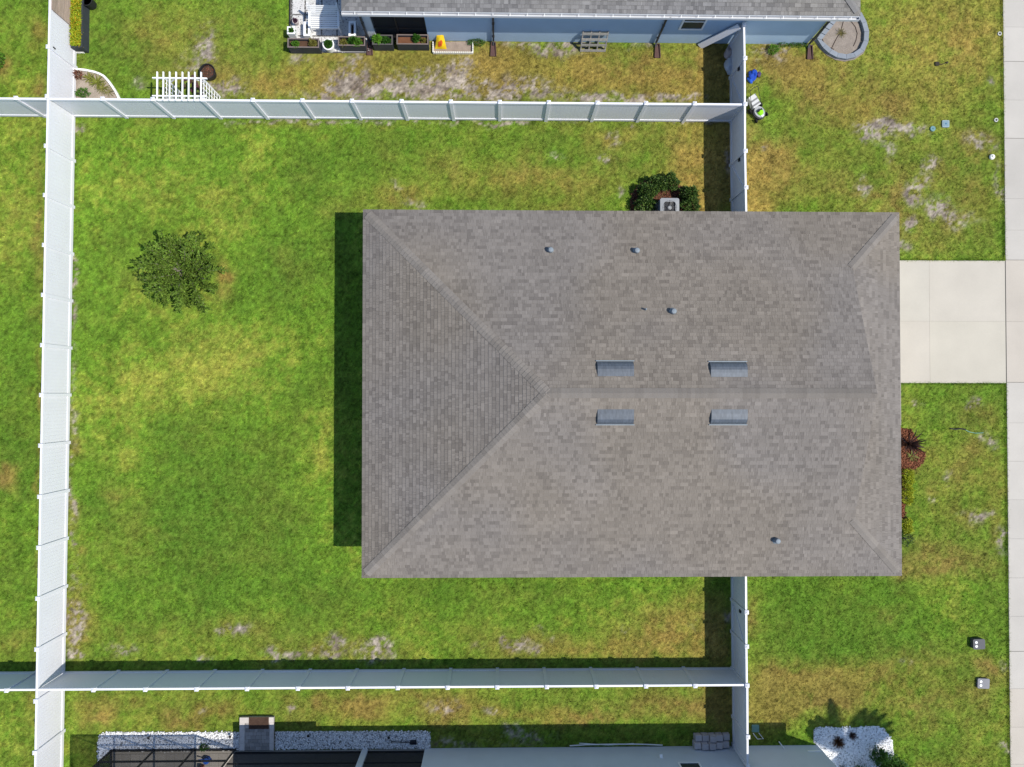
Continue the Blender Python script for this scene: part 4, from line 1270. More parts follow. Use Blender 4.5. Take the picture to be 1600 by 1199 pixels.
# open-crowned young tree on the back lawn
def young_tree(c, seed):
    root = thing('young_tree', 'bushy young tree standing alone on the back lawn', 'tree', (c[0], c[1], 0))
    r = random.Random(seed); rn = np.random.RandomState(seed)
    wood = MB()
    wood.tube([(c[0], c[1], -.05), (c[0] + .02, c[1], .3), (c[0] + .01, c[1] + .02, .85)], [.055, .045, .04], 8)
    pts, dirs, base_c = [], [], []
    nb = 64
    for k in range(nb):
        a = 2.39996 * k + r.uniform(-.25, .25)
        up = r.uniform(.1, 1.15)
        Lb = r.uniform(1.2, 1.72) * (1.0 if up < .9 else .95)
        if k % 9 == 0: Lb *= 1.16
        if math.cos(a) < -.3 and abs(math.sin(a)) < .6: Lb *= 1.10
        p = Vector((c[0], c[1], r.uniform(.45, .85)))
        d = Vector((math.cos(a) * math.cos(up), math.sin(a) * math.cos(up), math.sin(up)))
        path = [p.copy()]
        ns = 9
        tone_b = r.uniform(.75, 1.25)
        for i in range(ns):
            d = (d + Vector((r.uniform(-.13, .13), r.uniform(-.13, .13), r.uniform(-.12, .08) - .035))).normalized()
            p = p + d * (Lb / ns)
            if p.z < .25: p.z = .25
            path.append(p.copy())
            if i >= 1:
                for _ in range(3):           # side twigs carry most leaves
                    ta = Vector((r.uniform(-1, 1), r.uniform(-1, 1), r.uniform(-.5, .9)))
                    td_ = (d * .75 + ta * .8).normalized()
                    tl = r.uniform(.13, .34) * (1.15 - .45 * i / ns)
                    q = p + td_ * tl
                    if _ < 2: wood.tube([p, q], [.005, .002], 3)
                    nl = int(10 + tl * 36)
                    for j in range(nl):
                        f = (j + 1) / nl
                        x = p + td_ * tl * f
                        pts.append(x); base_c.append(tone_b * r.uniform(.5, 1.5))
                        dirs.append((td_ * .9 + Vector((r.uniform(-1, 1), r.uniform(-1, 1), r.uniform(-.5, .8))) * .75).normalized())
            for j in range(4):
                x = path[-2].lerp(p, r.random())
                pts.append(x); base_c.append(tone_b * r.uniform(.8, 1.3))
                dirs.append((d * .8 + Vector((r.uniform(-1, 1), r.uniform(-1, 1), r.uniform(-.3, .8)))).normalized())
        wood.tube(path, [.022 - .019 * i / ns for i in range(ns + 1)], 5)
    tr = wood.build('trunk', mt['bark'], root)
    P_ = np.array([tuple(x) for x in pts]); D_ = np.array([tuple(x) for x in dirs])
    n = len(P_)
    bcol = np.array(base_c)[:, None] * np.array([[.120, .195, .030]]) * rn.uniform(.8, 1.2, (n, 1)) * rn.uniform(.92, 1.08, (n, 3))
    leaf_mesh('crown', P_, D_, rn.uniform(.08, .13, n), rn.uniform(.034, .05, n), bcol, root, rn, fold=.15, material='tree_leaf')


young_tree(P(299, 430), 21)

# clipped dark shrubs round the air conditioner
DG = (.032, .070, .012)
for i, (px, py, rx, ry_, h, lab) in enumerate((
        (1006, 322, .42, .36, .75, 'dark green shrub left of the air conditioner, against the roof edge'),
        (1009, 304, .38, .34, .75, 'dark green shrub at the upper left of the air conditioner'),
        (1024, 291, .38, .32, .75, 'dark green shrub behind the air conditioner, left of two'),
        (1043, 289, .36, .32, .72, 'dark green shrub behind the air conditioner, right of two'),
        (1072, 308, .34, .32, .75, 'dark green shrub at the upper right of the air conditioner'),
        (1074, 324, .38, .34, .75, 'dark green shrub right of the air conditioner, against the roof edge'))):
    shrub('shrub', lab, 'shrub', P(px, py), rx, ry_, h, 1500, DG, .075, .045, 100 + i, group='shrubs around the air conditioner', var=.5, top=(.11, .18, .035))
ac_mulch = [P(*p) for p in ((990, 345), (984, 318), (990, 298), (1006, 283), (1040, 277), (1062, 290), (1084, 297), (1092, 318), (1090, 345))]
o = sheet('mulch', ac_mulch, .008, (.09, .045, .03))
stones('mulch', 'dark bark mulch around the air conditioner', ac_mulch, 500, .02, .04, .3, 1.0, 18, material='soil', tint=(.20, .085, .055))
# the air conditioner
cx, cy = P(1046.5, 324.5, .93)
AW = .39
ac = thing('air_conditioner', 'grey outdoor air conditioner with round top fan by the house', 'air conditioner', (cx, cy, 0))
m = MB(); m.box((cx - AW - .16, cy - AW - .06, -.02), (cx + AW + .05, cy + AW + .05, .08), (.5, .49, .47)); m.build('pad', mt['concrete'], ac)
m = MB(); ins = AW - .03
m.box((cx - ins, cy - ins, .081), (cx + ins, cy + ins, .85))
for k in range(12):
    z = .13 + k * .058
    m.box((cx - ins - .012, cy - ins - .012, z), (cx + ins + .012, cy + ins + .012, z + .02))
m.build('cabinet', mt['grey'], ac)


def rrect(cx, cy, h, rad, n=5):
    out = []
    for sx, sy, a0 in ((1, 1, 0), (-1, 1, 90), (-1, -1, 180), (1, -1, 270)):
        for i in range(n + 1):
            a = R_(a0 + 90 * i / n)
            out.append((cx + sx * (h - rad) + rad * math.cos(a), cy + sy * (h - rad) + rad * math.sin(a)))
    return out


m = MB()
outer = rrect(cx, cy, AW, .08)
nO = len(outer)
inner = [(cx + .30 * math.cos(math.atan2(p[1] - cy, p[0] - cx)), cy + .30 * math.sin(math.atan2(p[1] - cy, p[0] - cx))) for p in outer]
vs = [(x, y, .93) for x, y in outer] + [(x, y, .94) for x, y in inner] + [(x, y, .84) for x, y in outer] + [(x, y, .74) for x, y in inner]
fs = []
for i in range(nO):
    j = (i + 1) % nO
    fs += [(i, j, nO + j, nO + i), (i, 2 * nO + i, 2 * nO + j, j), (nO + i, nO + j, 3 * nO + j, 3 * nO + i)]
m.add(vs, fs)
m.build('top_cover', mt['grey'], ac)
m = MB(); m.lathe((cx, cy, .855), [(.295, 0), (.295, .004)], 24); m.build('fan_well', mt['darkmetal'], ac)
m = MB()
for k in range(5):
    a = k * 1.2566
    p = Vector((math.cos(a), math.sin(a), 0)); s = Vector((-p.y, p.x, 0))
    ctr = Vector((cx, cy, .875))
    m.poly([ctr + p * .06 - s * .02, ctr + p * .27 - s * .09, ctr + p * .28 + s * .07 + Vector((0, 0, .03)), ctr + p * .06 + s * .04 + Vector((0, 0, .02))])
m.build('fan', mt['darkmetal'], ac)
m = MB(); m.lathe((cx, cy, .87), [(.085, 0), (.085, .055), (.06, .065)], 16); m.build('fan_hub', mt['grey'], ac)
m = MB()
for rr in (.11, .17, .23, .285):
    m.tube([(cx + rr * math.cos(6.2832 * k / 24), cy + rr * math.sin(6.2832 * k / 24), .945) for k in range(25)], .0035, 4)
for k in range(8):
    a = k * math.pi / 4
    m.tube([(cx + .05 * math.cos(a), cy + .05 * math.sin(a), .945), (cx + .30 * math.cos(a), cy + .30 * math.sin(a), .945)], .004, 4)
m.build('grille', mt['darkmetal'], ac)

# ------------------------------------------------------------------ top-left corner: planter, pot, plank screen, curved bed
a = P(112.5, 72, .5); b = P(127.5, -30, .5)
pl = thing('planter_box', 'long dark planter full of yellow-green plants beside the rear fence', 'planter', ((a[0] + b[0]) / 2, a[1], 0))
px0, px1, py0, py1 = a[0] - .06, b[0] + .05, a[1] - .05, b[1]
m = MB()
for q0, q1 in (((px0, py0, 0), (px0 + .05, py1, .5)), ((px1 - .05, py0, 0), (px1, py1, .5)), ((px0 + .05, py0, 0), (px1 - .05, py0 + .05, .5)), ((px0 + .05, py1 - .05, 0), (px1 - .05, py1, .5))): m.box(q0, q1)
m.build('box', mt['planter'], pl)
m = MB(); m.box((px0 + .05, py0 + .05, .3), (px1 - .05, py1 - .05, .4), (.10, .07, .05)); m.build('soil', mt['soil'], pl)
r = np.random.RandomState(77); n = 5200
pp = np.stack([r.uniform(px0 + .04, px1 - .04, n), r.uniform(py0 + .04, py1 - .04, n), r.uniform(.42, .62, n)], 1)
dd = unit(r.normal(0, 1, (n, 3)) + np.array([[0, 0, .9]]))
cc = np.where(r.rand(n, 1) < .22, np.array([[.48, .34, .02]]), np.array([[.30, .38, .02]])) * r.uniform(.6, 1.3, (n, 1))
leaf_mesh('plant', pp, dd, r.uniform(.05, .09, n), r.uniform(.025, .045, n), cc, pl, r)
c = P(139, 4, .25)
m = MB(); m.lathe((c[0], c[1], 0), [(.19, 0), (.23, .42), (.25, .43), (.25, .46), (.22, .46), (.21, .40)], 24)
pot = thing('pot', 'black round pot beside the long yellow-green planter', 'pot', (c[0], c[1], 0))
m.build('body', mt['black'], pot)
m = MB(); m.lathe((c[0], c[1], .38), [(.212, 0), (.21, .02)], 20, (.03, .025, .02)); m.build('soil', mt['soil'], pot)
# plank screen on the rear fence
pk = thing('plank_screen', 'brown plank screen fixed to the top of the rear fence', 'screen', (xl(16), 15.15, 0))
for k in range(4):
    m = MB(); t = tone(.12)
    z0 = .10 + k * .42
    x = xl(16) + .04
    m.box((x, 15.12, z0), (x + .03, 18.2, z0 + .405), (.34 * t, .26 * t, .21 * t))
    m.build('plank', mt['wood'], pk)
x = xl(13) + .045
c = P(83, 76.5, 1.55)
m = MB(); m.box((c[0] - .02, c[1] - .06, 1.45), (c[0] + .05, c[1] + .06, 1.57)); m.box((c[0] - .03, c[1] - .07, 1.57), (c[0] + .06, c[1] + .07, 1.585))
tag(m.build('solar_light', mt['black'], loc=(c[0], c[1], 1.45)), 'small black solar light on the white rear fence', 'light')


def edging(name, label, pxs, h, w, seg=.18, gap=.006, cat='edging', z=0.0, col=(.72, .71, .68), material='stone', bev=0.0):
    pts = [Vector((*P(*p), 0)) for p in pxs]
    m = MB()
    for a, b in zip(pts[:-1], pts[1:]):
        L = (b - a).length; n = max(1, round(L / seg))
        d = (b - a).normalized()
        for k in range(n):
            p = a + d * (L * k / n + gap / 2); q = a + d * (L * (k + 1) / n - gap / 2)
            t = tone(.06)
            m.bar(p + Vector((0, 0, z + h / 2 - .02)), q + Vector((0, 0, z + h / 2 - .02)), w, h + .04, tuple(c * t for c in col))
    o = m.build(name, mt[material], loc=(*pts[0][:2], 0))
    return tag(o, label, cat)


edging('garden_edging', 'curved white garden edging in the corner by the rear fence', [(118, 110), (126, 110.3), (134, 111), (149, 114), (158, 117.3), (164, 120.5), (171, 128), (177.5, 137), (183, 146), (188, 156)], .11, .085)
edging('garden_edging', 'short straight white edging at the end of the long planter', [(114, 82.5), (132.5, 82.5)], .09, .07)
sheet('soil', bed_polys['curved'], .005, (.30, .25, .205))
shrub('bedding_plant', 'red-brown bedding plant next to the rear fence', 'plant', P(123, 119), .2, .17, .22, 260, (.16, .06, .035), .09, .03, 31, stems=3, var=.4)
rosette('bedding_plant', 'yellow-green strappy plant left of two in the curved bed', 'plant', P(141, 123), 46, .34, .035, (.19, .19, .035), 32, rise=.5)
rosette('bedding_plant', 'largest yellow-green strappy plant in the middle of the curved bed', 'plant', P(152.5, 129), 54, .44, .035, (.18, .20, .03), 33, rise=.5)
rosette('bedding_plant', 'yellow-green strappy plant beside the curved edging', 'plant', P(161, 138), 40, .36, .032, (.20, .20, .04), 34, rise=.45)
rosette('bedding_plant', 'sparse olive plant nearest the fence in the curved bed', 'plant', P(171, 144), 26, .34, .028, (.19, .18, .06), 36, rise=.4)
shrub('bedding_plant', 'low green bedding plant close to the fence corner', 'plant', P(131, 147), .26, .17, .18, 420, (.06, .15, .015), .07, .03, 35, stems=3)
shrub('bedding_plant', 'bright green plant behind the rear fence at the left edge', 'plant', P(3, 97), .18, .3, .3, 420, (.09, .2, .02), .09, .04, 37, stems=3)

# white garden arbor
az0, az1 = 0, 1.86
xs = [P(p, 135, az1)[0] for p in (245.7, 255.3, 265.2, 275.2, 285.2, 294.9, 304.6, 314.3)]
yt, ybm = P(280, 112.8, az1)[1], P(280, 158, az1)[1]
yb1, yb2 = P(280, 122.3, az1 - .06)[1], P(280, 150.3, az1 - .06)[1]
ax0, ax1 = P(257.5, 135, 1.8)[0], P(316, 135, 1.8)[0]
ar = thing('garden_arbor', 'white wooden garden arbor with lattice sides against the fence', 'arbor', ((xs[0] + xs[-1]) / 2, (yt + ybm) / 2, 0))
for x in xs:
    m = MB(); m.bar((x, yt, az1), (x, ybm, az1), .042, .07); m.build('rafter', mt['white'], ar)
for y in (yb1, yb2):
    m = MB(); m.bar((xs[0] - .22, y, az1 - .075), (xs[-1] + .2, y, az1 - .075), .045, .075); m.build('beam', mt['white'], ar)
for x in (ax0, ax1):
    for y in (yb1, yb2):
        m = MB(); m.bar((x, y, 0), (x, y, az1 - .115), .055, .055); m.build('post', mt['white'], ar)
    m = MB()
    n = 4
    for k in range(1, n):
        y = yb2 + (yb1 - yb2) * k / n
        m.bar((x, y, .1), (x, y, az1 - .13), .03, .018)
    for k in range(7):
        z = .12 + k * .26
        m.bar((x + .018, yb2 + .03, z), (x + .018, yb1 - .03, z), .016, .05)
    m.build('lattice', mt['white'], ar)
for k, (x0, x1) in enumerate(((ax0, ax0 + .35), (ax1, ax1 - .35))):
    m = MB()
    for y in (yb1, yb2): m.bar((x0, y + .0, az1 - .5), (x1, y, az1 - .13), .03, .045)
    m.build('corner_brace', mt['white'], ar)
c = P(324, 112, .34)
pot = thing('pot', 'black round nursery pot with dead leaves next to the white arbor', 'pot', (c[0], c[1], 0))
m = MB(); m.lathe((c[0], c[1], 0), [(.25, 0), (.30, .34), (.325, .345), (.325, .375), (.295, .375), (.285, .24)], 28); m.build('body', mt['black'], pot)
m = MB(); m.lathe((c[0], c[1], .24), [(.286, 0), (.286, .01)], 20, (.07, .045, .035)); m.build('soil', mt['soil'], pot)
r = np.random.RandomState(3); n = 90
aa = r.uniform(0, 6.28, n); rr = .26 * np.sqrt(r.rand(n))
leaf_mesh('dead_leaves', np.stack([c[0] + rr * np.cos(aa), c[1] + rr * np.sin(aa), r.uniform(.255, .30, n)], 1), unit(r.normal(0, 1, (n, 3)) * np.array([[1, 1, .3]])), .07, .03, np.array([[.20, .08, .045]]) * r.uniform(.4, 1.5, (n, 1)), pot, r)
fd = P(300, 134)
m = MB()
for k in range(30): m.blob((fd[0] + rnd.uniform(-.5, .6), fd[1] + rnd.uniform(-.5, .4), .015), (rnd.uniform(.05, .12), rnd.uniform(.05, .12), .025), k, .3, tuple(x * tone(.3) for x in (.07, .045, .035)))
tag(m.build('mulch', mt['soil']), 'dark brown mulch under the arbor', 'mulch', kind='structure')

# ------------------------------------------------------------------ patio of the blue house
pa_x0, pa_x1 = P(454.5, 40)[0], NX0 + .02
m = MB()
ys_ = [P(490, p)[1] for p in (82, 57, 24)] + [P(490, 24)[1] + 1.05 * k for k in range(1, 6)]
xs_ = [P(p, 30)[0] for p in (456, 477, 503, 527)] + [NX0 - .05]
m.box((pa_x0 - .03, ys_[0] - .02, -.1), (pa_x1, ys_[-1], .008), (.10, .095, .09))
for i in range(len(xs_) - 1):
    for j in range(len(ys_) - 1):
        t = tone(.03)
        g = .055 if j > 0 else .02
        m.box((xs_[i] + g * .6, ys_[j] + .03, -.05), (xs_[i + 1] - g * .6, ys_[j + 1] - .03, .03), (.52 * t, .51 * t, .50 * t))
tag(m.build('patio', mt['concrete']), 'pale slab patio beside the blue house', 'patio', kind='structure')
r = np.random.RandomState(6)
pbl = [(pa_x0, ys_[0]), (pa_x1, ys_[0]), (pa_x1, ys_[-2]), (pa_x0, ys_[-2])]
stones('gravel', 'black and white pebbles between the patio slabs', pbl, 420, .016, .03, .05, .5, 8, z0=-.006)
m = MB(); m.box((pa_x0 - .06, ys_[0] - .02, -.05), (pa_x0 - .03, ys_[-1], .05)); tag(m.build('garden_edging', mt['black'], loc=(pa_x0, ys_[0], 0)), 'thin black edging strip along the slab patio', 'edging')


def planter(px0, px1, pyt, pyb, h, label, plants, seed, material='planter', wall=.035, soilcol=(.085, .048, .032), rim=(.16, .13, .12), zs=None, name='planter_box', group=None):
    """Open box whose rim is seen between the given pixels; plants: (fraction along, fraction across, radius, height, colour)."""
    a = P(px0, pyb, h); b = P(px1, pyt, h)
    t = thing(name, label, 'planter', ((a[0] + b[0]) / 2, (a[1] + b[1]) / 2, 0), 0, group)
    m = MB()
    x0, y0, x1, y1 = a[0], a[1], b[0], b[1]
    for q0, q1 in (((x0, y0, 0), (x0 + wall, y1, h - .02)), ((x1 - wall, y0, 0), (x1, y1, h - .02)), ((x0 + wall, y0, 0), (x1 - wall, y0 + wall, h - .02)), ((x0 + wall, y1 - wall, 0), (x1 - wall, y1, h - .02))): m.box(q0, q1)
    m.build('box', mt[material], t)
    m = MB(); e2 = .012
    for q0, q1 in (((x0 - e2, y0 - e2, h - .02), (x0 + wall, y1 + e2, h)), ((x1 - wall, y0 - e2, h - .02), (x1 + e2, y1 + e2, h)), ((x0 + wall, y0 - e2, h - .02), (x1 - wall, y0 + wall, h)), ((x0 + wall, y1 - wall, h - .02), (x1 - wall, y1 + e2, h))): m.box(q0, q1, rim)
    m.build('rim', mt['paint'], t)
    zs = zs or h * .72
    m = MB(); m.box((x0 + wall, y0 + wall, zs - .1), (x1 - wall, y1 - wall, zs), soilcol); m.build('soil', mt['soil'], t)
    for i, (fx, fy, rr, hh, col) in enumerate(plants):
        shrub('plant', None, None, (x0 + (x1 - x0) * fx, y0 + (y1 - y0) * fy), rr, rr * .9, hh, int(500 * (rr / .15) ** 1.5), col, .07, .04, seed + i, z0=zs, parent=t, dense=.3)
    return t


G1, G2, G3 = (.07, .17, .015), (.035, .11, .012), (.15, .14, .03)
planter(449.5, 498, 60.5, 74, .55, 'black planter box with two plants at the patio corner', [(.25, .4, .13, .2, G1), (.8, .5, .15, .22, G3)], 200, group='black planter boxes along the patio')
planter(528.5, 570, 57.5, 71, .55, 'black planter box full of greenery right of the round white pot', [(.2, .35, .13, .18, G3), (.55, .55, .17, .26, G2), (.72, .4, .16, .25, G1)], 210, group='black planter boxes along the patio')
planter(582, 613, 55, 69.5, .55, 'black planter box with bright leafy plant beside the downspout', [(.22, .55, .18, .3, (.10, .24, .02)), (.68, .45, .15, .22, G2)], 220, soilcol=(.03, .025, .02), rim=(.09, .085, .085), group='black planter boxes along the patio')
planter(620, 669, 54.5, 69, .55, 'long black planter box with brown soil under the dark lanai screen', [(.62, .65, .14, .25, G2), (.85, .5, .08, .12, G3)], 230, soilcol=(.14, .065, .038), group='black planter boxes along the patio')
planter(449, 460.5, 42, 53, .5, 'small square white planter with green plant at the patio edge', [(.5, .5, .13, .15, G2)], 240, material='white', rim=(.72, .72, .72), soilcol=(.03, .03, .025), wall=.05)
planter(474.5, 484, 34.5, 56, .42, 'narrow white trough planter left of the white bench', [(.4, .4, .05, .05, G2)], 250, material='white', rim=(.74, .74, .74), soilcol=(.025, .022, .02), wall=.075, zs=.25)
planter(545, 555.5, 33.5, 56, .42, 'narrow white trough planter right of the white bench', [], 255, material='white', rim=(.74, .74, .74), soilcol=(.05, .035, .03), wall=.07, zs=.25)
c = P(513, 69.5, .4)
pot = thing('pot', 'round white pot with a green plant between black planters', 'pot', (c[0], c[1], 0))
m = MB(); m.lathe((c[0], c[1], 0), [(.17, 0), (.215, .36), (.24, .37), (.24, .41), (.19, .41), (.18, .3)], 24); m.build('body', mt['white'], pot)
m = MB(); m.lathe((c[0], c[1], .3), [(.182, 0), (.182, .01)], 18, (.04, .035, .03)); m.build('soil', mt['soil'], pot)
shrub('plant', None, None, c, .14, .14, .2, 420, G2, .08, .035, 260, z0=.31, parent=pot, dense=.3)
c = P(461.5, 33, .25)
pot = thing('pot', 'small grey pot with a dark purple plant on the patio', 'pot', (c[0], c[1], 0))
m = MB(); m.lathe((c[0], c[1], .03), [(.09, 0), (.125, .2), (.13, .24), (.1, .24), (.095, .18)], 18, (.42, .37, .36)); m.build('body', mt['stone'], pot)
shrub('plant', None, None, c, .09, .09, .12, 160, (.06, .02, .045), .05, .03, 262, z0=.2, parent=pot, dense=.3)

# white slatted bench
c = P(512, 50)
bn = thing('garden_bench', 'white slatted garden bench on the slab patio', 'bench', (c[0], c[1], .03))
bw_, bd = .62, .5
y0 = c[1] - .08
for k in range(6):
    m = MB(); y = y0 + k * .085; m.box((c[0] - bw_, y, .44), (c[0] + bw_, y + .052, .465)); m.build('seat_slat', mt['white'], bn)
for k in range(6):
    m = MB(); z = .50 + k * .085; y = y0 + .52 + k * .03
    m.bar((c[0] - bw_, y, z), (c[0] + bw_, y, z), .022, .05, up=(0, .3, 1)); m.build('back_slat', mt['white'], bn)
for s in (-1, 1):
    xx = c[0] + s * (bw_ - .03)
    m = MB(); m.box((xx - .03, y0 - .01, .03), (xx + .03, y0 + .05, .66)); m.build('leg', mt['white'], bn)
    m = MB(); m.bar((xx, y0 + .54, .03), (xx, y0 + .74, 1.02), .06, .06, up=(0, 1, 0)); m.build('leg', mt['white'], bn)
    m = MB(); m.bar((xx, y0 - .04, .675), (xx, y0 + .6, .675), .075, .03); m.build('armrest', mt['white'], bn)
m = MB(); m.box((c[0] - bw_ + .06, y0, .36), (c[0] + bw_ - .06, y0 + .03, .435)); m.box((c[0] - bw_ + .06, y0 + .5, .2), (c[0] + bw_ - .06, y0 + .525, .25)); m.build('apron', mt['white'], bn)

# scalloped bed with the yellow bag
sheet('soil', bed_polys['scallop'], .02, (.27, .215, .175))
pts = [(677, 67), (677, 84), (739, 84.3), (739, 65)]
m = MB()
for (a, b) in zip(pts[:-1], pts[1:]):
    A, B = Vector((*P(*a), 0)), Vector((*P(*b), 0))
    n = max(2, round((B - A).length / .09))
    d = (B - A).normalized()
    for k in range(n):
        p = A + d * ((k + .5) * (B - A).length / n)
        wv = (B - A).length / n * .46
        s = Vector((-d.y, d.x, 0)) * .022
        ring = [p + d * (wv * math.cos(t_)) + Vector((0, 0, .10 + .05 * math.sin(t_))) for t_ in [math.pi * q / 6 for q in range(7)]]
        ring = [p + d * wv - Vector((0, 0, .02))] + ring + [p - d * wv - Vector((0, 0, .02))]
        nr = len(ring)
        m.add([v + s for v in ring] + [v - s for v in ring], [tuple(range(nr)), tuple(range(2 * nr - 1, nr - 1, -1))] + [(i, nr + i, nr + i + 1, i + 1) for i in range(nr - 1)], (.72, .70, .64))
A = P(677, 67)
tag(m.build('garden_edging', mt['stone'], loc=(*A, 0)), 'scalloped cream edging around the bed with the yellow bag', 'edging')
c = P(689, 70)
bag = thing('bag', 'yellow plastic bag with red print against the blue wall', 'bag', (c[0], c[1], 0))
a0, a1 = Vector((c[0] - .24, c[1] - .2, .03)), Vector((c[0] + .24, c[1] - .2, .03))
b0, b1 = Vector((c[0] - .13, c[1] + .2, .5)), Vector((c[0] + .13, c[1] + .2, .5))
m = MB()
n_ = 8
grid = [[a0.lerp(a1, i / n_).lerp(b0.lerp(b1, i / n_), j / n_) + Vector((0, -.08, .05)) * (math.sin(math.pi * i / n_) * math.sin(math.pi * j / n_)) + Vector((0, 0, .012 * math.sin(7 * i + 5 * j))) for i in range(n_ + 1)] for j in range(n_ + 1)]
back = [[v + Vector((0, .10, -.03)) * (math.sin(math.pi * min(max(i, .4), n_ - .4) / n_) + .15) for i, v in enumerate(row)] for row in grid]
N_ = n_ + 1
flat = [v for row in grid for v in row] + [v for row in back for v in row]
fs = []
for j in range(n_):
    for i in range(n_):
        q = j * N_ + i
        fs.append((q, q + 1, q + N_ + 1, q + N_)); q += N_ * N_; fs.append((q, q + N_, q + N_ + 1, q + 1))
for i in range(n_):
    fs.append((i, N_ * N_ + i, N_ * N_ + i + 1, i + 1)); q = n_ * N_ + i; fs.append((q, q + 1, N_ * N_ + q + 1, N_ * N_ + q))
    q = i * N_; fs.append((q, q + N_, N_ * N_ + q + N_, N_ * N_ + q)); q = i * N_ + n_; fs.append((q, N_ * N_ + q, N_ * N_ + q + N_, q + N_))
m.add(flat, fs, (.62, .42, .015))
m.build('sack', mt['paint'], bag)
m = MB()
for i, (u, v, w, h) in enumerate(((.5, .42, .22, .2), (.38, .3, .14, .12), (.62, .52, .12, .16))):
    def gp(u_, v_):
        return a0.lerp(a1, u_).lerp(b0.lerp(b1, u_), v_) + Vector((0, -.08, .05)) * (math.sin(math.pi * u_) * math.sin(math.pi * v_)) + Vector((0, -.006, .012 + .002 * i))
    m.poly([gp(u + w * math.cos(t_) * (1 + .25 * math.sin(3 * t_ + i)), v + h * math.sin(t_)) for t_ in [6.2832 * q / 14 for q in range(14)]], (.5, .09, .02))
m.build('print', mt['paint'], bag)

# weathered pallet leaning on the blue wall
c0, c1 = P(906, 80), P(946, 80)
ptx0, ptx1 = c0[0], c1[0]
py_b, py_t, pz_t = c0[1], NWALL - .06, .95
pal_ = thing('pallet', 'weathered grey wooden pallet leaning on the blue wall', 'pallet', ((ptx0 + ptx1) / 2, py_b, 0))
sd_ = Vector((0, py_t - py_b, pz_t)); sl_ = sd_.length; sd_.normalize(); pn = Vector((0, -sd_.z, sd_.y))
for k in range(4):
    m = MB(); t = tone(.12)
    a = Vector((ptx0, py_b, .03)) + sd_ * (.03 + k * (sl_ - .12) / 3) + pn * .02
    m.bar(a, a + Vector((ptx1 - ptx0, 0, 0)), .11, .02, (.26 * t, .25 * t, .23 * t), up=pn); m.build('board', mt['wood'], pal_)
for k in range(4):
    m = MB(); x = ptx0 + .03 + k * (ptx1 - ptx0 - .06) / 3
    a = Vector((x, py_b, .03)) - pn * .04
    m.bar(a, a + sd_ * sl_, .045, .09, (.27, .25, .23), up=pn); m.build('stringer', mt['wood'], pal_)
# white vinyl board leaning by the front fence
a = P3(1093, 73, 0.0); b = P3(1155, 42, 1.72)
m = MB(); m.bar((a.x, a.y, .02), (b.x, b.y, 1.72), .26, .05, up=(0, -1, .9))
tag(m.build('leaning_board', mt['vinyl'], loc=(a.x, a.y, 0)), 'white vinyl board leaning against the front fence and blue wall', 'board')
# two sacks in the shade of that fence
for i, (px, py, rx, ry_, col, lab) in enumerate(((1136, 86, .17, .26, (.42, .34, .31), 'pinkish sack in the fence shade nearest the blue wall'), (1137, 106, .20, .32, (.5, .52, .55), 'grey-white sack lying in the fence shade behind the lawn mower'))):
    c = P(px, py)
    m = MB(); m.blob((c[0], c[1], .15), (rx, ry_, .17), 50 + i, .28, col, 14, 9)
    m.blob((c[0] + .02, c[1] + ry_ * .85, .16), (.07, .1, .07), 60 + i, .3, col, 8, 6)
    tag(m.build('sack', mt['paint'], loc=(c[0], c[1], 0), smooth=True), lab, 'sack')

# stone-ringed bed at the corner of the blue house
sheet('soil', bed_polys['tear'], .02, (.235, .20, .172))
ring = [(1306, 22), (1300, 30), (1274, 63), (1283, 77), (1293, 86), (1305, 92.5), (1320, 95), (1334, 92), (1347, 83), (1354, 68), (1355, 52), (1351, 37), (1343, 22)]
pts = [Vector((*P(*p), 0)) for p in ring]
m = MB()
cen = sum(pts, Vector((0, 0, 0))) / len(pts)
nx_ = []
for i, p in enumerate(pts):
    a = pts[max(i - 1, 0)]; b = pts[min(i + 1, len(pts) - 1)]
    d = (b - a).normalized(); s = Vector((-d.y, d.x, 0))
    if s.dot(cen - p) < 0: s = -s
    nx_.append(p + s * .2)
for i in range(len(pts) - 1):
    n = max(1, round((pts[i + 1] - pts[i]).length / .33))
    for k in range(n):
        f0, f1 = k / n + .012, (k + 1) / n - .012
        q = [pts[i].lerp(pts[i + 1], f0), pts[i].lerp(pts[i + 1], f1), nx_[i].lerp(nx_[i + 1], f1), nx_[i].lerp(nx_[i + 1], f0)]
        t = tone(.07)
        m.prism([(v.x, v.y) for v in q], -.05, .16, (.20 * t, .22 * t, .25 * t))
tag(m.build('stone_edging', mt['stone'], loc=(cen.x, cen.y, 0)), 'grey block border around the sandy bed at the blue house corner', 'edging')
rosette('bedding_plant', 'small brownish plant in the stone ringed sandy bed', 'plant', P(1314, 53), 26, .3, .03, (.14, .12, .04), 41, z0=.02, rise=.5)
for nm, pxs in (('brown drip tube across the middle of the sandy bed', [(1319, 24), (1317, 36), (1313, 50), (1306, 62), (1299, 76), (1297, 82)]), ('curved brown drip tube on the right of the sandy bed', [(1320, 31), (1330, 35), (1336, 43), (1339, 53), (1337, 64), (1333, 73)]), ('short brown drip tube at the left of the sandy bed', [(1283, 59), (1287, 68), (1293, 74), (1303, 78)])):
    m = MB(); m.tube([(*P(*p), .035) for p in pxs], .012, 6, (.07, .045, .035))
    a = P(*pxs[0]); tag(m.build('drip_tube', mt['paint'], loc=(*a, .02)), nm, 'drip tube')

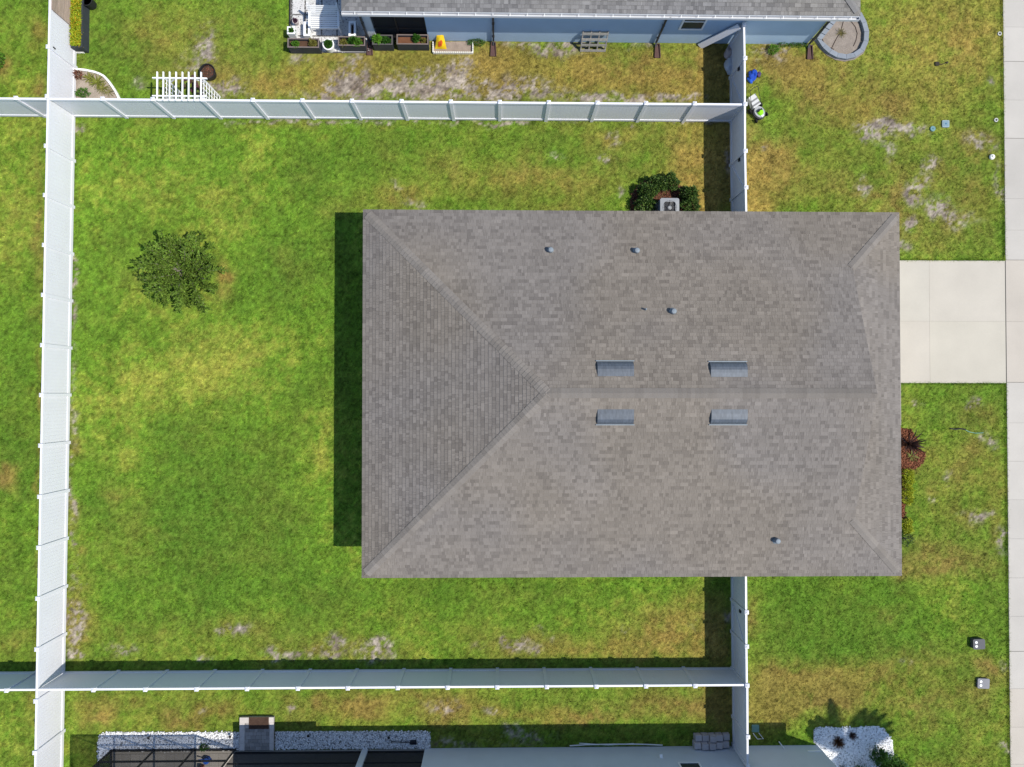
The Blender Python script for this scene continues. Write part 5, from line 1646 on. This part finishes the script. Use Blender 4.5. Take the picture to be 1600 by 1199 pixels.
# weedy clump right of the front fence at the blue wall
shrub('weed', 'bright green weed at the foot of the blue wall', 'plant', P(1207, 79), .2, .17, .2, 320, (.10, .22, .02), .09, .03, 45, stems=3)
shrub('weed', 'dark green weed at the blue wall beside the edging', 'plant', P(745, 68), .35, .12, .22, 320, (.05, .12, .02), .07, .03, 46, stems=3)
for i, px in enumerate((1222, 1240, 1253)):
    shrub('weed', ('dark low weed at the blue wall, left of three', 'dark low weed at the blue wall, middle of three', 'dark low weed at the blue wall, nearest the downspout')[i], 'plant', P(px, 71), .2, .1, .16, 180, (.05, .13, .015), .06, .025, 470 + i, stems=3)

# ------------------------------------------------------------------ lawn mower and blue bag
mc = P3(1186, 175, .2)
ang = math.atan2(-37, 25)
lm = thing('lawn_mower', 'push lawn mower with lime green motor beside the front fence', 'lawn mower', (mc.x, mc.y, 0), ang)
Tm = Matrix.Translation((mc.x, mc.y, 0)) @ Matrix.Rotation(ang, 4, 'Z')
T = lambda x, y, z: Tm @ Vector((x, y, z))


def local_prism(m, pts, z0, z1, col): m.prism([tuple(T(x, y, 0))[:2] for x, y in pts], z0, z1, col)


dk_ = [(.30 * math.cos(t_) * (1 if abs(math.cos(t_)) > .3 else 1) + .02, .25 * math.sin(t_)) for t_ in [6.2832 * k / 20 for k in range(20)]]
m = MB(); local_prism(m, dk_, .08, .2, (.05, .05, .055)); local_prism(m, [(x * .85, y * .82) for x, y in dk_], .2, .25, (.32, .33, .34)); m.build('deck', mt['paint'], lm)
m = MB(); q = T(.06, 0, .25); m.blob(q, (.13, .13, .13), 5, .06, (.24, .62, .02), 16, 9); m.build('motor_cover', mt['paint'], lm)
m = MB(); m.box((-.06, -.1, .24), (.02, .1, .36), (.02, .02, .02), M=Tm); m.box((.18, -.06, .22), (.27, .06, .27), (.55, .57, .55), M=Tm); m.build('battery', mt['paint'], lm)
for sx, sy, rr in ((.24, .27, .09), (.24, -.27, .09), (-.24, .28, .11), (-.24, -.28, .11)):
    m = MB()
    ctr = T(sx, sy, rr); ax = (T(sx, sy + 1, rr) - ctr)
    f_ = (T(1, 0, 0) - T(0, 0, 0))
    vs, fs = [], []
    for k in range(16):
        a = 6.2832 * k / 16
        o_ = f_ * (rr * math.cos(a)) + Vector((0, 0, rr * math.sin(a)))
        vs += [ctr + o_ - ax * .025, ctr + o_ + ax * .025]
    for k in range(16):
        a, b = 2 * k, 2 * ((k + 1) % 16)
        fs.append((a, b, b + 1, a + 1))
    fs += [tuple(range(0, 32, 2))[::-1], tuple(range(1, 32, 2))]
    m.add(vs, fs, (.015, .015, .016)); m.build('wheel', mt['paint'], lm)
m = MB()
gb = [T(-.24, -.19, .14), T(-.24, .19, .14), T(-.72, .17, .22), T(-.72, -.17, .22), T(-.22, -.18, .36), T(-.22, .18, .36), T(-.70, .16, .46), T(-.70, -.16, .46)]
m.add(gb, [(3, 2, 1, 0), (4, 5, 6, 7), (0, 1, 5, 4), (1, 2, 6, 5), (2, 3, 7, 6), (3, 0, 4, 7)], (.45, .45, .45))
for f0 in (.12, .5): m.poly([gb[4].lerp(gb[7], f0) + Vector((0, 0, .006)), gb[5].lerp(gb[6], f0) + Vector((0, 0, .006)), gb[5].lerp(gb[6], f0 + .14) + Vector((0, 0, .006)), gb[4].lerp(gb[7], f0 + .14) + Vector((0, 0, .006))], (.16, .16, .165))
m.build('grass_bag', mt['paint'], lm)
m = MB()
for s in (-1, 1): m.tube([T(-.18, s * .24, .2), T(-.5, s * .22, .55), T(-.82, s * .2, .88)], .012, 6, (.03, .03, .03))
m.tube([T(-.82, -.2, .88), T(-.86, 0, .92), T(-.82, .2, .88)], .014, 6, (.03, .03, .03))
m.build('handle', mt['paint'], lm)
c = P(1178, 120)
bb = thing('bag', 'crumpled blue plastic bag on the grass beside the front fence', 'bag', (c[0], c[1], 0))
m = MB(); m.blob((c[0] - .08, c[1] + .02, .1), (.2, .2, .12), 71, .35, (.015, .055, .33), 18, 10); m.blob((c[0] - .18, c[1] - .16, .06), (.12, .14, .08), 72, .4, (.02, .08, .4), 12, 8); m.build('body', mt['paint'], bb)
m = MB(); m.blob((c[0] + .17, c[1] + .06, .09), (.11, .10, .09), 73, .3, (.07, .05, .13), 12, 8); m.build('knot', mt['paint'], bb)

# ------------------------------------------------------------------ front yard fittings
def disc(name, label, cat, px, py, r, h, col, inner=None, material='paint'):
    c = P(px, py, h)
    t = thing(name, label, cat, (c[0], c[1], 0))
    m = MB(); m.lathe((c[0], c[1], 0), [(r, -.03), (r, h - .01), (r * .93, h)], 20, col); m.build('cover', mt[material], t)
    if inner:
        m = MB(); m.lathe((c[0], c[1], h), [(inner[0], 0), (inner[0] * .9, .006)], 14, inner[1]); m.build('centre', mt[material], t)
    return t


disc('valve_cover', 'round pale teal valve cover in the front lawn', 'cover', 1458, 201, .115, .05, (.13, .24, .25), (.03, (.06, .12, .15)))
c = P(1478, 193.5, .05)
vb = thing('valve_box', 'square pale blue valve box in the front lawn', 'cover', (c[0], c[1], 0))
m = MB(); m.prism(rrect(c[0], c[1], .15, .03, 3), -.03, .05, (.24, .31, .34)); m.prism(rrect(c[0], c[1], .11, .02, 3), .05, .056, (.17, .25, .29)); m.build('lid', mt['paint'], vb)
m = MB(); m.lathe((c[0], c[1], .056), [(.035, 0), (.03, .008)], 12, (.05, .14, .22)); m.build('centre', mt['paint'], vb)
c = P(1551, 245, .08)
m = MB(); m.lathe((c[0], c[1], -.02), [(.1, 0), (.12, .06), (.10, .11), (.05, .135)], 18, (.74, .73, .66)); m.box((c[0] - .03, c[1] - .03, .11), (c[0] + .03, c[1] + .03, .15), (.74, .73, .66))
tag(m.build('cleanout_cap', mt['paint'], loc=(*c, 0)), 'round cream cleanout cap near the sidewalk', 'pipe cap')
for px, py, lab in ((1557, 187.5, 'small white sprinkler ring near the cleanout cap'), (1562.5, 52.5, 'small grey sprinkler ring at the sidewalk edge near the top')):
    c = P(px, py, .03)
    t = thing('sprinkler', lab, 'sprinkler', (c[0], c[1], 0))
    m = MB(); m.lathe((c[0], c[1], -.02), [(.085, 0), (.085, .045), (.05, .05), (.045, .02)], 18, (.50, .5, .47), capt=False); m.build('collar', mt['paint'], t)
    m = MB(); m.lathe((c[0], c[1], -.02), [(.035, 0), (.03, .05)], 12, (.06, .06, .06)); m.build('head', mt['paint'], t)
a, b = P(1463.5, 100.5), P(1479, 98.5)
m = MB(); m.box((a[0] - .08, a[1] - .08, 0), (a[0] + .08, a[1] + .08, .05), (.035, .03, .025)); m.tube([(a[0] + .08, a[1], .02), ((a[0] + b[0]) / 2, a[1] - .02, .02), (b[0], b[1], .03)], .018, 6, (.06, .045, .03)); m.blob((b[0], b[1], .03), (.06, .04, .04), 4, .3, (.05, .04, .03))
tag(m.build('drain_emitter', mt['paint'], loc=(*a, 0)), 'small black drain emitter with short stem on the yellow lawn', 'drain')
m = MB(); pts = [(*P(*p), .03) for p in ((1484, 669.5), (1492, 671), (1500, 670), (1508, 671.5))]; m.tube(pts, .03, 7, (.03, .03, .028)); m.tube([(*P(*p), .02) for p in ((1507, 671.5), (1514, 675), (1524, 677), (1536, 676.5))], .011, 5, (.18, .38, .32))
tag(m.build('hose', mt['paint'], loc=(*P(1484, 669), 0)), 'short black and green hose end lying on the front lawn', 'hose')
for px, py, g, h, rot, lab in ((1530, 1007, .10, .20, .03, 'darker grey utility box with two white discs, upper of the pair'), (1537, 1068.5, .20, .10, -.05, 'lighter grey utility box with two white discs, lower of the pair')):
    c = P(px, py, h)
    t = thing('utility_box', lab, 'utility box', (c[0], c[1], 0), rot, 'utility boxes by the sidewalk')
    Mx = Matrix.Translation((c[0], c[1], 0)) @ Matrix.Rotation(rot, 4, 'Z')
    m = MB(); m.prism([tuple(Mx @ Vector((x, y, 0)))[:2] for x, y in [(a * 1.2, b) for a, b in rrect(0, 0, .20, .04, 3)]], -.02, h - .02, (g * .75,) * 3); m.build('housing', mt['paint'], t)
    m = MB(); m.prism([tuple(Mx @ Vector((x, y, 0)))[:2] for x, y in [(a * 1.2, b) for a, b in rrect(0, 0, .21, .05, 3)]], h - .02, h, (g, g, g * 1.06)); m.build('lid', mt['paint'], t)
    for yy in (-.08, .08):
        q = Mx @ Vector((-.12, yy, h)); m = MB(); m.lathe(q, [(.058, 0), (.055, .012)], 16, (.8, .8, .78)); m.build('disc', mt['paint'], t)
c = P(1180, 1138)
m = MB(); m.prism(rrect(c[0], c[1], .15, .03, 3), -.02, .04, (.14, .25, .22)); m.prism(rrect(c[0], c[1], .12, .02, 3), .04, .046, (.12, .22, .2))
tag(m.build('valve_box', mt['paint'], loc=(*c, 0)), 'square dark green valve box in the shade of the grey house', 'cover')
m = MB(); m.tube([(*P(1176.5, 1145.5), .03), (*P(1183, 1154.5), .03), (*P(1192.5, 1154), .03), (*P(1185, 1145), .03)], .018, 6, (.72, .7, .66))
tag(m.build('pipe_bracket', mt['paint'], loc=(*P(1183, 1154), 0)), 'white bent pipe lying in the shade near the grey house', 'pipe')

# front bed by the entry
sheet('mulch', bed_polys['mulch'], .008, (.12, .045, .028))
stones('mulch', 'rust-brown bark mulch bed along the house front', bed_polys['mulch'], 700, .02, .045, .35, 1.0, 17, material='soil', tint=(.25, .10, .055))
rosette('spiky_plant', 'dark spiky plant in the red mulch by the roof edge', 'plant', P(1419, 694), 26, .75, .10, (.045, .024, .022), 51, rise=1.0)  # blade colour kept dark to stand in for the X-shaped shadow on the mulch
rosette('spiky_plant', 'small pale spiky plant in front of the dark one in the mulch', 'plant', P(1424, 712), 24, .36, .04, (.17, .2, .05), 52, rise=.5)
for i, py in enumerate((741, 752, 765, 779)):
    shrub('bedding_plant', ('yellow-green bedding plant below the red mulch, first of four', 'yellow-green bedding plant below the red mulch, second of four', 'yellow-green bedding plant below the red mulch, third of four', 'yellow-green bedding plant below the red mulch, fourth of four')[i], 'plant', P(1415, py), .22, .22, .3, 420, (.30, .34, .02), .08, .035, 530 + i, stems=3, group='yellow-green bedding plants along the front wall')
for i, py in enumerate((817, 826)):
    shrub('bedding_plant', ('yellow-green bedding plant above the dark shrub, upper', 'yellow-green bedding plant above the dark shrub, lower')[i], 'plant', P(1414, py), .2, .2, .28, 380, (.30, .34, .02), .08, .035, 540 + i, stems=3, group='yellow-green bedding plants along the front wall')
shrub('shrub', 'dark thin shrub at the lower right roof edge', 'shrub', P(1412, 841), .26, .26, .4, 420, (.025, .05, .015), .07, .02, 55, var=.5)

# plants of the front gravel bed
rosette('spiky_plant', 'round brown spiky plant in the white gravel, larger of two', 'plant', h1, 130, .34, .03, (.10, .048, .022), 61, rise=1.0)
rosette('spiky_plant', 'small dark brown spiky plant in the white gravel, upper', 'plant', h2, 60, .26, .025, (.07, .035, .028), 62, rise=.9)
for i, (px, py, rx, lab) in enumerate(((1366, 1174, .32, 'leafy green plant casting a dark shadow on the white gravel'), (1384, 1188, .42, 'leafy green plant at the lower right rim of the gravel bed'), (1399, 1196, .35, 'leafy green plant on the grass side of the gravel bed'), (1344, 1203, .3, 'low dark green plant at the bottom edge of the gravel bed'))):
    shrub('bedding_plant', lab, 'plant', P(px, py), rx, rx * .8, .7 if i == 0 else .45, 700, (.045, .115, .016), .12, .04, 63 + i, var=.4, dense=.35)
rosette('spiky_plant', 'dark spiky plant in the gravel at the bottom photo edge', 'plant', P(1315, 1199), 40, .22, .03, (.03, .03, .02), 68, rise=.8)

# palm just outside the frame whose fronds shade the gravel bed
pc = Vector((17.25, -15.95, 4.5))
pt = thing('palm_tree', 'feather palm behind the gravel bed, known by its frond shadows', 'palm tree', (17.25, -16.3, 0))
m = MB(); m.tube([(17.25, -16.3, -.1), (17.22, -16.2, 1.5), (17.25, -16.05, 3.0), (17.25, -15.95, 4.4)], [.17, .13, .11, .10], 10); m.build('trunk', mt['bark'], pt)
r = random.Random(9)
for k, (deg, Lf) in enumerate(((150, 2.0), (141, 2.1), (131, 2.0), (108, 2.35), (66, 2.0), (54, 2.2), (44, 2.3), (33, 2.3), (24, 2.2), (235, 1.6), (285, 1.6), (335, 1.6))):
    a = R_(deg)
    d = Vector((math.cos(a), math.sin(a), 0)); s = Vector((-d.y, d.x, 0))
    m = MB()
    path = [pc + d * (Lf * u) + Vector((0, 0, .55 * u - .75 * u * u)) for u in [i / 12 for i in range(13)]]
    m.tube(path, [.022 - .0015 * i for i in range(13)], 5, (.12, .15, .03))
    for i in range(1, 85):
        u = i / 85
        p = pc + d * (Lf * u) + Vector((0, 0, .55 * u - .75 * u * u))
        ll = .56 * math.sin(math.pi * (.18 + .8 * u)) + .05
        for sg in (-1, 1):
            q = p + (d * .65 + s * sg * .8).normalized() * ll - Vector((0, 0, ll * .35))
            w_ = d * .022
            m.add([p - w_, p + w_, q], [(0, 1, 2)], (.06, .13, .02))
    m.build('frond', mt['leaf'], pt)

# ------------------------------------------------------------------ things in the south side yard
c0, c1 = P(1084, 1157, .3), P(1140, 1174, .3)
ps = thing('paver_stack', 'stack of spare grey pavers in the fence corner', 'paver stack', ((c0[0] + c1[0]) / 2, (c0[1] + c1[1]) / 2, 0))
cols_ = 5
wx = (c1[0] - c0[0]) / cols_
Yb = SWALL + .05
for i in range(cols_):
    for j in range(2):
        hh = ((5, 6, 6, 5, 4), (4, 4, 5, 4, 3))[j][i]
        for z in range(hh):
            t = tone(.16)
            m = MB()
            Mx = Matrix.Translation((c0[0] + (i + .5) * wx + rnd.uniform(-.012, .012) + .05 * (j == 1), Yb + .13 + j * .27 + rnd.uniform(-.012, .012), z * .075)) @ Matrix.Rotation(rnd.uniform(-.07, .07), 4, 'Z')
            m.box((-wx / 2 + .018, -.12, .004), (wx / 2 - .018, .12, .072), (.44 * t, .40 * t, .395 * t), M=Mx)
            m.build('paver', mt['stone'], ps)
m = MB()
m.tube([(*P(890, 1165), .03), (*P(915, 1163.3), .03), (*P(960, 1162.5), .03), (*P(1000, 1162.5), .03), (*P(1035, 1164), .03)], .025, 6, (.7, .7, .68))
m.tube([(*P(905, 1161), .03), (*P(950, 1163.8), .03), (*P(990, 1161.5), .03)], .018, 6, (.65, .66, .66))
tag(m.build('pipe', mt['paint'], loc=(*P(960, 1163), 0)), 'thin white pipe lying along the foot of the grey wall', 'pipe')
# shovel lying on the gravel
a, b = P3(612, 1159, .06), P3(645, 1160, .06)
sv = thing('shovel', 'black shovel lying on the white gravel', 'shovel', (a.x, a.y, .05))
m = MB(); m.tube([(a.x, a.y, .075), (b.x - .1, b.y, .08)], .016, 7, (.02, .02, .025)); m.bar((a.x, a.y - .05, .075), (a.x, a.y + .05, .075), .025, .025, (.02, .02, .025)); m.build('handle', mt['paint'], sv)
m = MB(); m.add([(b.x - .12, b.y - .09, .07), (b.x - .12, b.y + .09, .07), (b.x + .14, b.y + .11, .06), (b.x + .14, b.y - .11, .06), (b.x - .12, b.y, .10), (b.x + .16, b.y, .085)], [(0, 3, 5, 4), (4, 5, 2, 1)], (.02, .022, .03)); m.build('blade', mt['paint'], sv)
for px, py, lab in ((234, 1151, 'small black path light in the gravel by the enclosure, left'), (361, 1149.5, 'small black path light in the gravel left of the paver step'), (482.5, 1148.5, 'small black path light in the gravel right of the paver step'), (608, 1151, 'small black path light in the gravel beside the shovel')):
    c = P(px, py, .1)
    t = thing('path_light', lab, 'path light', (c[0], c[1], 0), 0, 'path lights in the gravel')
    m = MB(); m.lathe((c[0], c[1], -.02), [(.015, 0), (.015, .2)], 8); m.build('stake', mt['black'], t)
    m = MB(); m.lathe((c[0], c[1], .18), [(.035, 0), (.06, .03), (.02, .06)], 12); m.build('cap', mt['black'], t)
shrub('weed', 'small green weed in the gravel at the enclosure foot', 'plant', P(320, 1166), .14, .1, .18, 160, (.04, .1, .015), .1, .03, 81, stems=2)
